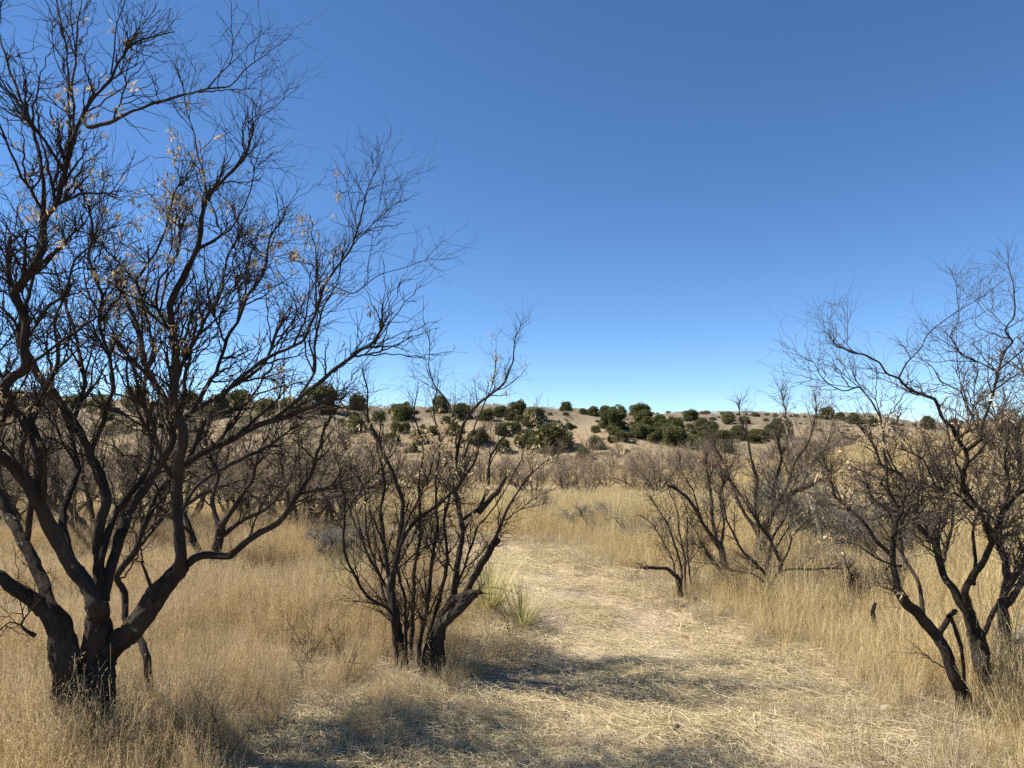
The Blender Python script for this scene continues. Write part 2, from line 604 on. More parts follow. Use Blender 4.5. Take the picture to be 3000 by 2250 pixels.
def bark_tube(mb, pts, rad, seed, rough=1.0):
    """a limb with furrowed bark; parallel-transported rings, closed end"""
    n = len(pts)
    rmax = float(rad.max())
    sides = int(np.clip(rmax * 480, 7, 56))
    tg = np.gradient(pts, axis=0); tg = norm(tg)
    u = np.zeros_like(pts)
    a = np.eye(3)[np.argmin(np.abs(tg[0]))]
    u0 = np.cross(tg[0], a); u0 /= np.linalg.norm(u0)
    for i in range(n):
        u0 = u0 - tg[i] * np.dot(u0, tg[i]); u0 /= np.linalg.norm(u0)
        u[i] = u0
    w = np.cross(tg, u)
    s = np.concatenate([[0], np.cumsum(np.linalg.norm(np.diff(pts, axis=0), axis=1))])
    th = np.arange(sides) * 2 * math.pi / sides
    c, sn = np.cos(th)[None], np.sin(th)[None]
    fr = 62.0
    R = rad[:, None]
    X = (R * fr * c) + seed * 7.7; Y = (R * fr * sn) - seed * 3.1; Z = np.repeat((s * 11)[:, None], sides, 1)
    n1 = 1 - 2 * np.abs(vnoise(X, Y, Z, 3))
    n2 = vnoise(X * 2.3, Y * 2.3, Z * 2.5, 4)
    n3 = vnoise(X * 0.25, Y * 0.25, Z * 0.7, 5)
    disp = np.minimum(0.022, R * 0.30) * (0.65 * (n1 - .4) + 0.4 * n2) * rough + R * 0.17 * n3
    RR = R + disp
    ring = pts[:, None, :] + RR[..., None] * (u[:, None, :] * c[..., None] + w[:, None, :] * sn[..., None])
    b = np.arange(n * sides).reshape(n, sides); nx = np.roll(b, -1, 1)
    q = np.stack([b[:-1], nx[:-1], nx[1:], b[1:]], -1).reshape(-1, 4)
    v = ring.reshape(-1, 3)
    v = np.concatenate([v, pts[-1:] + tg[-1:] * rad[-1] * 0.35])
    e = n * sides
    t = np.stack([b[-1], nx[-1], np.full(sides, e)], -1)
    mb.add(v, q, t)


def limb_path(stroke, Y0, Y1, rng, wig=1.0, ds=0.025):
    """stroke = photo points of a limb; its distance runs from Y0 to Y1 with bends of its own"""
    n = len(stroke)
    ys = np.linspace(0, 1, n)
    off = np.zeros(n)
    if n > 2:
        off[1:-1] = rng.normal(0, 0.03, n - 2) * wig
    P = np.array([at(px_, py_, Y0 + (Y1 - Y0) * t + o) for (px_, py_), t, o in zip(stroke, ys, off)])
    C = catmull(P, ds)
    L = np.concatenate([[0], np.cumsum(np.linalg.norm(np.diff(C, axis=0), axis=1))])
    sd_ = rng.integers(1000)
    for k in range(3):
        am = 0.007 * wig * np.clip(L / 0.2, 0, 1)
        C[:, k] += am * vnoise(L * 6.5 + sd_ + 40 * k, np.zeros_like(L) + k, seed=6) + 0.5 * am * vnoise(L * 17 + sd_, np.zeros_like(L) + k, seed=8)
    return C


def leaf_clusters(mb, rng, tips, n_leaf, size):
    """curled dry leaves and pods hanging from twig tips"""
    if len(tips) == 0:
        return
    m = len(tips) * n_leaf
    base = np.repeat(tips, n_leaf, 0) + rng.normal(0, 0.013, (m, 3))
    d = rng.normal(0, 0.55, (m, 3)); d[:, 2] -= 0.9; d = norm(d)
    side = norm(np.cross(d, rng.normal(size=(m, 3))))
    L = size * rng.uniform(0.5, 1.4, m)[:, None]; w = L * rng.uniform(0.08, 0.17, (m, 1))
    curl = norm(np.cross(d, side)) * L * rng.normal(0, 0.25, (m, 1))
    p0 = base; p1 = base + d * L * 0.5 + curl; p2 = base + d * L * 0.92 + curl * 0.6
    v = np.stack([p0 - side * w * .3, p0 + side * w * .3, p1 + side * w, p1 - side * w, p2 + side * w * .25, p2 - side * w * .25], 1)
    o = (np.arange(m) * 6)[:, None]
    q = np.concatenate([o + np.array([[0, 1, 2, 3]]), o + np.array([[3, 2, 4, 5]])])
    mb.add(v.reshape(-1, 3), q, tint=np.repeat(rng.random(m), 6))


def traced_tree(name, label, base, limbs, seed, dens=1.0, hot=(), len1=0.62, mat=M_BARK, tmat=M_TWIG, leafs=120, fine=1.0, cat='tree', tr=1.0, lf=.72, low=1.0):
    """limbs: (part name, photo stroke, Y0, Y1, radius px start, radius px end, twig share, from t)"""
    rng = np.random.default_rng(seed)
    root = thing(name, base, label, cat)
    b3 = np.array(base)
    tips_all = []
    for li, (pn, stroke, Y0, Y1, r0, r1, tw, tt) in enumerate(limbs):
        p0 = at(*stroke[0], Y0); g0 = gz(p0[0], p0[1])
        if 0 < p0[2] - g0 < .35 and stroke[1][1] < stroke[0][1]:      # a stem that springs from the ground reaches it
            q = proj(np.array([p0[0], p0[1], g0 - .06])); stroke = [(float(q[0]), float(q[1]))] + list(stroke)
        C = limb_path(stroke, Y0, Y1, rng, ds=.014 if r0 > 25 else .022) - b3
        n = len(C); t = np.linspace(0, 1, n)
        ff = .78 if pn == 'trunk' else (1.0 if tw <= .3 else lf)
        k0, k1 = ff * r0 * Y0 / F_PX, max(ff, .8) * r1 * Y1 / F_PX
        rad = k1 + (k0 - k1) * (1 - t) ** 0.9
        if pn == 'trunk':
            rad = rad * (1 + 0.25 * np.exp(-t * 9)) * (1 - .22 * sstep(.8, 1, t))
        else:
            rad = rad * (1 + .25 * np.exp(-np.linspace(0, 1, n) * n * .02 / (3.5 * k0)))
        mb = MB(); bark_tube(mb, C, rad, seed + li)
        lo = mb.build(pn, mat, root)
        if tw <= 0:
            continue
        tt = tt * low
        length = float(np.linalg.norm(np.diff(C, axis=0), axis=1).sum())
        sel = C[::max(1, n // 40)]
        pts = sel[None]; rr = np.interp(np.linspace(0, 1, len(sel)), t, rad)[None]
        tb = MB()
        # strong side branches, thinner ones, twigs, spurs; the limb's own tip ends in long shoots
        i0, S, D, r, t0_ = spawn(rng, pts, rr, length * 2.6 * dens * tw, tt, 0.4, 0.95, 0.45)
        L0 = len1 * 1.5 * rng.uniform(.5, 1.15, len(S)) * (1.12 - .88 * t0_)
        Rb = np.minimum(r * .62, .0065 + .006 * rng.random(len(S))) * tr
        pb, qb = grow(rng, S, D, L0, Rb, Rb * .2 + .001, 12, .15, .012, .03)
        tubes(tb, pb, qb, 5)
        i1, S, D, r, tpos = spawn(rng, pts, rr, length * 5.5 * dens * tw, tt, 0.45, 1.05, 0.4)
        i1c, Sc, Dc, rc, tc_ = spawn(rng, pb, qb, 6.5 * L0 / len1, .15, 0.45, 1.05, 0.3)
        i1b, Sb, Db, rb, tb_ = spawn(rng, pts, rr, 4.5 * min(1, tw + .3), .9, 0.1, 0.6, 0.1)
        S = np.concatenate([S, Sb, Sc]); D = np.concatenate([D, Db, Dc]); r = np.concatenate([r, rb, rc]); tpos = np.concatenate([tpos, tb_, tc_])
        outv = S.copy(); outv[:, 2] *= 0.4; outv = norm(outv)
        L = len1 * rng.uniform(0.25, 1.05, len(S)) * (1.12 - 0.78 * tpos)
        R0 = np.minimum(r * 0.72, 0.0042 + 0.007 * rng.random(len(S)) ** 2 * (L / len1)) * tr
        p1, q1 = grow(rng, S, norm(D + 0.12 * outv), L, R0, R0 * 0.22 + 0.0006, 8, 0.27, 0.012, 0.02, outv, 0.01)
        tubes(tb, p1, q1, 5)
        i2, S, D, r, tp = spawn(rng, p1, q1, 3.6 * fine * (0.4 + L / len1), 0.12, 0.45, 1.05, 0.25)
        L2 = len1 * 0.52 * rng.uniform(0.2, 1.2, len(S)) * (1.15 - 0.5 * tp)
        R2 = np.minimum(r * 0.8, 0.0027) * tr
        p2, q2 = grow(rng, S, D, L2, R2, R2 * 0.35 + 0.0004, 5, 0.28, 0.012, 0.02)
        tubes(tb, p2, q2, 3)
        i3, S, D, r, tp = spawn(rng, p2, q2, 1.9 * fine, 0.1, 0.5, 1.15, 0.25)
        L3 = 0.15 * rng.uniform(0.15, 1.3, len(S)) ** 1.3
        R3 = np.minimum(r * 0.9, 0.0022) * tr
        p3, q3 = grow(rng, S, D, L3, R3, R3 * 0.5, 3, 0.15, 0.03, 0.06)
        tubes(tb, p3, q3, 3)
        tw_o = tb.build('twigs', tmat, lo, kind='stuff')
        tips_all.append(np.concatenate([p2[:, -1], p2[:, 3], p3[:, -1]]))
    if leafs and tips_all:
        T = np.concatenate(tips_all)
        px_, py_ = proj(T + b3)
        wgt = np.full(len(T), 0.004)
        for (hx, hy, sg, a) in hot:
            wgt += a * np.exp(-((px_ - hx) ** 2 + (py_ - hy) ** 2) / (2 * sg * sg))
        pick = rng.choice(len(T), min(leafs, len(T)), False, wgt / wgt.sum())
        lb = MB(); leaf_clusters(lb, rng, T[pick], 9, 0.030)
        lb.build('dried_leaves', M_DRYLEAF, root, kind='stuff')
    return root


def ext(stroke, *more):
    return list(stroke) + list(more)


# ---- the large mesquite in the left foreground
LY = 3.95
LB = at(250, 2150, LY); LB[2] = gz(LB[0], LB[1]) - 0.05
left_limbs = [
    ('trunk', [(205, 2190), (200, 2100), (196, 2012), (188, 1918), (172, 1830), (140, 1785), (109, 1766)], LY, LY - .02, 54, 36, 0, 0),
    ('trunk', [(290, 2190), (284, 2110), (282, 2040), (283, 1930), (290, 1860), (289, 1790), (282, 1774)], LY + .05, LY + .05, 50, 42, 0, 0),
    ('limb', [(130, 1780), (109, 1766), (43, 1723), (0, 1687), (-110, 1640), (-240, 1560), (-330, 1420)], LY, LY - .3, 42, 16, .8, .45),
    ('limb', [(286, 1800), (282, 1774), (217, 1665), (145, 1542), (94, 1441), (43, 1368), (0, 1339), (-90, 1280), (-170, 1150), (-200, 1000)], LY + .04, LY - .5, 46, 14, .8, .4),
    ('limb', [(110, 1470), (118, 1380), (109, 1289), (80, 1224), (29, 1195), (14, 1137), (43, 1100), (72, 1079), (76, 1060), (73, 928), (40, 875), (53, 842), (99, 789), (126, 729), (126, 650), (179, 563), (199, 464), (219, 398), (258, 311), (325, 219), (371, 146), (464, 106), (510, 93)], LY - .1, LY - .75, 34, 1.6, 1.0, .28),
    ('limb', [(126, 660), (126, 530), (119, 464), (99, 391), (53, 265), (20, 186), (0, 113), (-20, 20)], LY - .4, LY - .2, 13, 2, .9, .05),
    ('limb', [(240, 350), (258, 371), (318, 358), (391, 325), (451, 302), (617, 255), (670, 249), (720, 205), (789, 149)], LY - .6, LY - .9, 6, 1.3, .28, .2),
    ('limb', [(610, 257), (640, 222), (663, 199), (729, 123)], LY - .8, LY - .95, 2.6, 1, .25, .2),
    ('limb', [(219, 400), (214, 330), (212, 265), (219, 166), (219, 66), (235, 0), (240, -90)], LY - .55, LY - .7, 8, 2, .7, .1),
    ('limb', [(200, 440), (205, 300), (192, 133), (172, 13), (160, -80)], LY - .5, LY - .25, 7, 2, .7, .1),
    ('limb', [(325, 219), (338, 140), (345, 66), (365, 0), (372, -60)], LY - .65, LY - .8, 4.5, 1.4, .5, .1),
    ('limb', [(150, 1790), (116, 1680), (70, 1590), (22, 1513), (0, 1455), (-60, 1340), (-80, 1200), (-20, 1060), (-40, 900), (-120, 700)], LY + .02, LY + .7, 34, 10, .9, .35),
    ('limb', [(290, 1790), (289, 1701), (289, 1557), (311, 1455), (268, 1339), (232, 1260), (152, 1144), (109, 1093), (60, 1000), (62, 900), (20, 800), (30, 690)], LY + .1, LY + .5, 34, 6, 1.0, .3),
    ('limb', [(300, 1760), (318, 1680), (362, 1557), (384, 1484), (449, 1390), (507, 1282), (490, 1180), (430, 1080), (410, 980), (370, 880), (330, 800)], LY + .1, LY + .8, 32, 5, 1.0, .3),
    ('limb', [(262, 1330), (300, 1240), (330, 1150), (325, 1060), (290, 960), (300, 860), (260, 760), (270, 660), (240, 560)], LY + .3, LY + .2, 15, 3.5, 1.0, .1),
    ('trunk', [(298, 2150), (300, 2085), (306, 1990), (318, 1918), (405, 1831), (463, 1745), (521, 1680), (535, 1658)], LY, LY + .02, 40, 36, 0, 0),
    ('limb', [(524, 1675), (530, 1630), (521, 1557), (521, 1455), (528, 1339), (532, 1253), (507, 1159), (514, 1050), (504, 968), (497, 888), (544, 796), (583, 723), (590, 643), (610, 577), (663, 517), (716, 464), (736, 398), (736, 358)], LY, LY - .4, 33, 3.2, 1.0, .3),
    ('limb', [(736, 362), (765, 340), (796, 325), (829, 288)], LY - .4, LY - .5, 2.6, 1, .4, .1),
    ('limb', [(497, 965), (424, 902), (398, 822), (424, 782), (455, 730), (491, 663), (500, 590), (530, 520)], LY - .15, LY + .15, 11, 2.5, 1.0, .15),
    ('limb', [(402, 825), (350, 800), (298, 782), (230, 760), (180, 690)], LY - .1, LY + .3, 5, 1.6, .8, .1),
    ('limb', [(610, 577), (596, 520), (590, 477), (570, 398), (544, 318), (530, 240)], LY - .3, LY - .1, 7, 1.4, .8, .05),
    ('limb', [(583, 723), (640, 700), (700, 640), (735, 560), (745, 490)], LY - .25, LY - .7, 6, 1.6, .8, .1),
    ('limb', [(535, 1660), (593, 1629), (673, 1629), (724, 1585), (818, 1528), (868, 1455), (919, 1368), (941, 1303), (955, 1240)], LY + .02, LY - .6, 24, 4, .55, .3),
    ('limb', [(850, 1492), (900, 1470), (999, 1455), (1090, 1425)], LY - .4, LY - .7, 5, 1.5, .4, .1),
    ('limb', [(530, 1365), (622, 1310), (724, 1260), (796, 1231), (904, 1195), (970, 1166)], LY, LY - .4, 19, 9, .8, .15),
    ('limb', [(532, 1240), (550, 1216), (622, 1173), (695, 1130), (767, 1072), (800, 1000), (830, 930)], LY, LY + .4, 15, 4, 1.0, .15),
    ('limb', [(560, 1210), (600, 1140), (637, 1087), (663, 995), (696, 948), (720, 870), (770, 800), (790, 700), (830, 640)], LY + .05, LY + .3, 14, 3, 1.0, .15),
    ('limb', [(640, 1175), (690, 1120), (729, 1087), (796, 1041), (888, 995), (928, 922), (955, 829), (994, 776), (1034, 716), (1061, 630), (1074, 564), (1114, 477)], LY + .1, LY - .25, 14, 1.2, .6, .15),
    ('limb', [(800, 1232), (880, 1160), (968, 1094), (1034, 1041), (1087, 1008), (1120, 965)], LY - .2, LY - .5, 14, 5, .9, .1),
    ('limb', [(880, 1160), (921, 1087), (928, 995), (945, 900), (985, 830), (1010, 740)], LY - .25, LY + .1, 9, 2, .75, .1),
    ('limb', [(955, 829), (1034, 862), (1100, 809), (1180, 780), (1260, 756)], LY - .1, LY - .4, 4, .9, .55, .1),
    ('limb', [(696, 948), (700, 860), (680, 770), (700, 690), (680, 600)], LY + .1, LY + .6, 7, 1.6, 1.0, .1),
    ('limb', [(440, 2040), (430, 1930), (400, 1860), (362, 1810), (369, 1737), (340, 1687), (391, 1614), (430, 1520), (470, 1430), (560, 1330), (600, 1220)], LY + .55, LY + .9, 24, 7, .8, .45),
    ('limb', [(289, 1660), (340, 1500), (420, 1400), (450, 1280), (420, 1150), (450, 1020), (420, 900)], LY + .12, LY + 1.0, 22, 4, 1, .2),
    ('limb', [(205, 1645), (180, 1500), (230, 1380), (210, 1250), (250, 1120), (220, 980), (180, 850)], LY + .02, LY + .9, 24, 4, 1, .2),
    ('limb', [(75, 1600), (90, 1450), (60, 1320), (110, 1200), (170, 1060), (160, 940), (210, 830)], LY + .2, LY - .2, 18, 4, 1, .25),
    ('limb', [(521, 1510), (580, 1420), (640, 1380), (720, 1340), (800, 1300), (860, 1250)], LY, LY + .5, 15, 3, 1, .1),
    ('limb', [(524, 1430), (470, 1330), (440, 1230), (380, 1130), (370, 1020)], LY, LY - .4, 15, 3, 1, .1),
    ('limb', [(510, 1100), (560, 1020), (600, 930), (650, 850), (660, 760), (700, 690)], LY - .1, LY + .2, 12, 2.5, 1, .1),
    ('limb', [(504, 980), (460, 900), (470, 820), (520, 740), (530, 650)], LY - .12, LY - .5, 10, 2.5, 1, .1),
    ('limb', [(75, 1000), (130, 920), (190, 850), (220, 760), (290, 690)], LY - .25, LY - .6, 10, 2.5, 1, .1),
    ('limb', [(60, 1830), (30, 1822), (0, 1845), (-40, 1848)], LY - .1, LY - .25, 5, 2, .35, .3),
    ('limb', [(100, 1860), (60, 1832), (95, 1780)], LY - .05, LY - .2, 5, 2, .3, .4),
    ('limb', [(440, 1770), (443, 1730), (430, 1690), (418, 1650)], LY - .05, LY - .2, 6, 3, .1, .5),
]
traced_tree('mesquite_tree', 'large black barked bare mesquite with forked trunks in the left foreground', LB, left_limbs, 11, dens=1.3, lf=.47, len1=.5, tr=1.15,
            hot=[(540, 380, 50, 1.0), (480, 600, 70, .9), (270, 300, 90, .5), (380, 850, 70, .6), (860, 720, 90, .4), (100, 550, 80, .35), (120, 1200, 60, .4), (450, 1200, 160, .25), (820, 1150, 80, .3)], leafs=420)

# ---- the bush-like mesquite left of the trail
BY = 5.5
BB = at(1235, 1925, BY); BB[2] = gz(BB[0], BB[1]) - 0.03
bush_limbs = [
    ('trunk', [(1176, 1935), (1172, 1900), (1164, 1860), (1155, 1805), (1142, 1712)], BY, BY, 24, 16, 0, 0),
    ('trunk', [(1252, 1940), (1262, 1900), (1282, 1850), (1301, 1805), (1334, 1739)], BY - .1, BY - .1, 24, 17, 0, 0),
    ('limb', [(1143, 1722), (1168, 1613), (1182, 1480), (1162, 1414), (1135, 1354), (1102, 1274), (1075, 1221), (1075, 1142), (1060, 1080)], BY, BY - .2, 17, 1.6, 1, .15),
    ('limb', [(1172, 1590), (1221, 1526), (1288, 1473), (1347, 1414), (1390, 1350), (1410, 1260)], BY, BY - .25, 11, 2, .9, .2),
    ('limb', [(1145, 1730), (1128, 1613), (1115, 1500), (1129, 1414), (1109, 1314), (1082, 1235), (1040, 1170)], BY, BY + .4, 12, 1.6, 1, .15),
    ('limb', [(1330, 1745), (1341, 1646), (1354, 1546), (1334, 1447), (1337, 1347), (1354, 1248), (1400, 1182), (1434, 1155), (1480, 1115), (1500, 1062), (1507, 996), (1526, 949)], BY - .1, BY - .3, 15, 1.1, .95, .15),
    ('limb', [(1290, 1835), (1341, 1790), (1394, 1739)], BY - .1, BY - .35, 16, 12, 0, 0),
    ('limb', [(1330, 1758), (1374, 1735), (1408, 1733)], BY - .1, BY - .4, 9, 7, .15, .3),
    ('limb', [(1350, 1775), (1374, 1725), (1400, 1666), (1447, 1593), (1460, 1580)], BY - .2, BY - .4, 11, 9, .3, .4),
    ('limb', [(1440, 1605), (1462, 1545), (1487, 1487), (1540, 1407), (1580, 1367), (1625, 1330)], BY - .4, BY - .6, 8, 1.4, .9, .1),
    ('limb', [(1345, 1530), (1400, 1487), (1427, 1434), (1434, 1347), (1470, 1290), (1513, 1261), (1580, 1208)], BY - .1, BY - .1, 9, 1.1, .8, .15),
    ('limb', [(1400, 1500), (1427, 1470), (1460, 1434), (1480, 1394)], BY - .1, BY + .1, 8, 6, .3, .3),
    ('limb', [(1348, 1260), (1314, 1182), (1274, 1129), (1255, 1069), (1262, 1010), (1248, 969)], BY - .15, BY + .1, 5, .9, .7, .05),
    ('limb', [(1150, 1800), (1135, 1785), (1075, 1745), (1036, 1679), (1009, 1613), (1006, 1533), (1010, 1440)], BY, BY - .5, 9, 2.5, .6, .35),
    ('limb', [(1140, 1735), (1082, 1633), (1036, 1533), (1010, 1450), (985, 1350), (960, 1270)], BY, BY + .3, 8, 1.4, .9, .2),
    ('limb', [(1205, 1890), (1210, 1790), (1215, 1680), (1230, 1560), (1225, 1430), (1240, 1320), (1215, 1220), (1225, 1130)], BY + .25, BY + .5, 12, 1.5, 1, .2),
    ('limb', [(1230, 1885), (1250, 1780), (1262, 1660), (1280, 1540), (1275, 1420), (1290, 1300), (1270, 1200), (1285, 1110)], BY + .1, BY + .3, 12, 1.4, 1, .2),
    ('limb', [(1190, 1880), (1185, 1760), (1160, 1650), (1190, 1530), (1245, 1420), (1280, 1320), (1330, 1230)], BY - .05, BY - .5, 10, 1.5, 1, .2),
    ('limb', [(1250, 1880), (1290, 1760), (1310, 1640), (1300, 1520), (1330, 1420), (1370, 1310), (1400, 1230), (1440, 1130), (1455, 1040)], BY + .2, BY + .4, 11, 1.2, .9, .25),
    ('limb', [(1170, 1850), (1130, 1760), (1100, 1650), (1075, 1560), (1070, 1450), (1030, 1350), (1000, 1280)], BY + .2, BY + .8, 9, 1.5, 1, .25),
    ('limb', [(1284, 1850), (1345, 1700), (1385, 1590), (1400, 1540), (1455, 1480), (1520, 1360), (1540, 1290)], BY, BY + .4, 9, 1.2, .7, .3),
]
traced_tree('mesquite_tree', 'dense vase-shaped mesquite bush with a sawn stub beside the left edge of the trail', BB, bush_limbs, 23, dens=1.75, len1=0.36, lf=.56, tr=.85, low=.35,
            hot=[(1550, 1340, 40, 1.2), (1280, 1310, 50, 1.0), (1560, 1230, 35, .8), (1480, 1060, 40, .5), (1150, 1330, 80, .5), (1420, 1400, 60, .4)], leafs=230)

# ---- the mesquite at the right edge
RY = 4.75
RB = at(2890, 2030, RY); RB[2] = gz(RB[0], RB[1]) - 0.05
right_limbs = [
    ('trunk', [(2905, 2060), (2895, 2010), (2885, 1950), (2868, 1895), (2840, 1804)], RY, RY, 30, 25, 0, 0),
    ('trunk', [(2820, 2040), (2800, 1985), (2771, 1907), (2731, 1850), (2674, 1781), (2628, 1724)], RY - .1, RY - .25, 23, 17, .15, .3),
    ('trunk', [(2955, 2050), (2950, 2010), (2943, 1895), (2937, 1758)], RY + .2, RY + .25, 20, 17, 0, 0),
    ('limb', [(2632, 1728), (2616, 1655), (2622, 1586), (2628, 1529), (2645, 1489), (2651, 1403), (2630, 1380), (2582, 1357), (2560, 1300), (2520, 1250)], RY - .25, RY - .1, 15, 2.5, .8, .2),
    ('limb', [(2618, 1630), (2559, 1581), (2519, 1518), (2479, 1489), (2440, 1450), (2430, 1380)], RY - .25, RY - .55, 11, 2, .9, .15),
    ('limb', [(2640, 1500), (2600, 1420), (2590, 1300), (2579, 1224), (2548, 1169), (2516, 1130), (2469, 1142), (2422, 1118), (2399, 1091), (2387, 1063), (2344, 1040)], RY - .15, RY - .5, 7, .9, .35, .2),
    ('limb', [(2706, 1822), (2700, 1740), (2685, 1701), (2645, 1626), (2640, 1546), (2670, 1480), (2700, 1420), (2690, 1340), (2720, 1270)], RY - .15, RY + .2, 10, 2, .8, .25),
    ('limb', [(2842, 1810), (2800, 1747), (2760, 1661), (2737, 1592), (2708, 1563), (2660, 1510), (2600, 1490), (2550, 1450), (2530, 1390)], RY, RY + .3, 20, 3, .75, .3),
    ('limb', [(2845, 1800), (2825, 1738), (2851, 1695), (2885, 1638), (2908, 1575), (2931, 1512), (2980, 1450), (3060, 1380), (3120, 1260)], RY, RY - .3, 17, 5, .7, .4),
    ('limb', [(2905, 1580), (2891, 1546), (2868, 1483), (2828, 1432), (2822, 1403), (2834, 1346), (2830, 1320), (2806, 1287), (2791, 1255), (2767, 1236), (2751, 1208), (2736, 1169), (2701, 1154), (2657, 1134), (2634, 1110), (2603, 1095), (2575, 1063), (2532, 1040), (2485, 1026), (2446, 1005), (2422, 973)], RY - .1, RY - .5, 13, .9, .5, .2),
    ('limb', [(2634, 1105), (2657, 1060), (2693, 1024), (2712, 985), (2748, 950), (2814, 907), (2893, 864)], RY - .3, RY - .5, 4, .8, .35, .1),
    ('limb', [(2830, 1320), (2873, 1287), (2877, 1244), (2893, 1193), (2912, 1138), (2924, 1083), (2947, 1024), (2967, 1001), (2947, 969), (2971, 922), (2967, 828), (2955, 766)], RY - .2, RY - .1, 9, 1, .5, .1),
    ('limb', [(2877, 1290), (2857, 1248), (2834, 1193), (2814, 1146), (2759, 1118), (2735, 1080), (2700, 1050)], RY - .2, RY + .2, 6, 1.2, .6, .1),
    ('limb', [(2912, 1085), (2870, 1060), (2814, 1040), (2783, 985), (2814, 938), (2805, 880), (2802, 820)], RY - .15, RY - .2, 4, .8, .35, .1),
    ('limb', [(2937, 1770), (2948, 1701), (2943, 1621), (2925, 1550), (2950, 1460), (2990, 1380), (2975, 1280), (3020, 1180), (3010, 1080), (3060, 960)], RY + .25, RY + .6, 17, 3, .8, .3),
    ('limb', [(2940, 1780), (2960, 1758), (3000, 1701), (3080, 1620), (3150, 1500), (3170, 1350)], RY + .2, RY + .1, 14, 4, .6, .4),
    ('limb', [(2925, 1085), (2990, 1030), (3060, 950), (3100, 860)], RY - .1, RY - .3, 4, 1, .4, .1),
    ('limb', [(2735, 1855), (2754, 1850), (2782, 1804), (2798, 1790)], RY - .15, RY - .25, 8, 6, 0, 0),
    ('limb', [(2782, 1804), (2795, 1830), (2812, 1890), (2826, 2040)], RY - .22, RY - .1, 6, 4, 0, 0),
    ('limb', [(2851, 1712), (2862, 1640), (2850, 1560), (2880, 1450), (2920, 1380), (2900, 1300)], RY - .04, RY + .5, 10, 2, .9, .2),
    ('limb', [(2700, 1560), (2660, 1470), (2600, 1440), (2570, 1400), (2500, 1370)], RY + .2, RY + .1, 8, 2, 1, .05),
    ('limb', [(2850, 1490), (2800, 1450), (2740, 1420), (2700, 1350), (2640, 1310)], RY - .1, RY - .4, 7, 2, 1, .05),
    ('limb', [(2940, 1640), (2900, 1540), (2870, 1440), (2860, 1380), (2800, 1330)], RY + .3, RY + .7, 8, 2, 1, .05),
    ('limb', [(2990, 1390), (2940, 1330), (2930, 1250), (2890, 1190)], RY + .45, RY + .6, 7, 2, 1, .05),
    ('limb', [(2930, 1512), (2960, 1420), (2940, 1340), (2960, 1260)], RY - .2, RY - .4, 7, 2, 1, .05),
    ('limb', [(2640, 1660), (2580, 1640), (2520, 1600), (2470, 1590)], RY - .25, RY - .4, 6, 1.5, .9, .05),
    ('limb', [(2870, 1890), (2900, 1820), (2930, 1760), (3000, 1650), (3030, 1540)], RY - .05, RY - .3, 12, 4, .8, .3),
    ('limb', [(2750, 1632), (2752, 1540), (2760, 1450), (2790, 1380), (2770, 1310)], RY + .1, RY + .6, 8, 2, 1, .1),
]
traced_tree('mesquite_tree', 'twisted bare mesquite with leaning stems at the right edge of the view', RB, right_limbs, 37, dens=2.4, len1=0.40, tr=1.1, tmat=M_TWIG2, lf=.58,
            hot=[(2520, 1420, 60, 1.0), (2620, 1250, 50, .8), (2560, 1300, 60, .7), (2880, 1260, 50, .7), (2850, 1420, 150, .4), (2440, 1580, 40, .8), (2950, 1400, 80, .5)], leafs=300)

# ---- bushes right of the trail
CY = 7.9
c1 = [('limb', [(1996, 1725), (1995, 1660), (1975, 1590), (1957, 1532), (1928, 1494), (1905, 1450)], CY - .1, CY - .3, 7, 1.4, .8, .2),
      ('limb', [(2008, 1728), (2005, 1640), (1990, 1560), (1985, 1500), (1960, 1440), (1950, 1400)], CY - .1, CY + .2, 7, 1.3, .8, .2),
      ('limb', [(2024, 1722), (2018, 1640), (2010, 1570), (2015, 1510), (2000, 1460)], CY, CY + .3, 6, 1.3, .8, .2),
      ('limb', [(1984, 1718), (1970, 1640), (1940, 1580), (1915, 1540), (1880, 1510)], CY, CY + .1, 5, 1, .8, .2),
      ('limb', [(1994, 1722), (1986, 1696), (1957, 1667), (1909, 1662), (1888, 1666)], CY - .15, CY - .4, 7, 4, .25, .4)]
b = at(2004, 1716, CY); b[2] = gz(b[0], b[1]) - .03
traced_tree('mesquite_shrub', 'small fan-shaped bare shrub with a dead low branch reaching towards the trail', b, c1, 41, lf=.52, dens=1.9, len1=.34, tmat=M_TWIG2, leafs=25, mat=M_BARK2, cat='shrub')
c2 = [('trunk', [(2130, 1716), (2126, 1691), (2111, 1604), (2085, 1570)], CY + .3, CY + .3, 13, 10, .2, .5),
      ('limb', [(2090, 1576), (2073, 1556), (2048, 1508), (2015, 1460), (1986, 1436), (1957, 1421)], CY + .3, CY, 10, 5, 1, .1),
      ('limb', [(2100, 1590), (2085, 1508), (2082, 1436), (2068, 1378), (2072, 1330)], CY + .3, CY + .5, 10, 4, 1, .1),
      ('limb', [(2112, 1610), (2120, 1530), (2110, 1450), (2130, 1380), (2120, 1310)], CY + .3, CY + .7, 8, 2, 1, .15),
      ('limb', [(2126, 1700), (2100, 1650), (2060, 1600), (2040, 1560), (2020, 1530)], CY + .2, CY - .1, 6, 1.5, .8, .2),
      ('limb', [(2048, 1508), (2030, 1440), (2000, 1390), (1990, 1340)], CY + .2, CY + .1, 5, 1.3, 1, .1)]
b = at(2130, 1720, CY + .3); b[2] = gz(b[0], b[1]) - .03
traced_tree('mesquite_shrub', 'dark stubby-limbed mesquite leaning left beside the fan-shaped shrub right of the trail', b, c2, 43, lf=.52, dens=1.9, len1=.36, tmat=M_TWIG2, leafs=60, mat=M_BARK2, cat='shrub', hot=[(2060, 1400, 60, .6)])
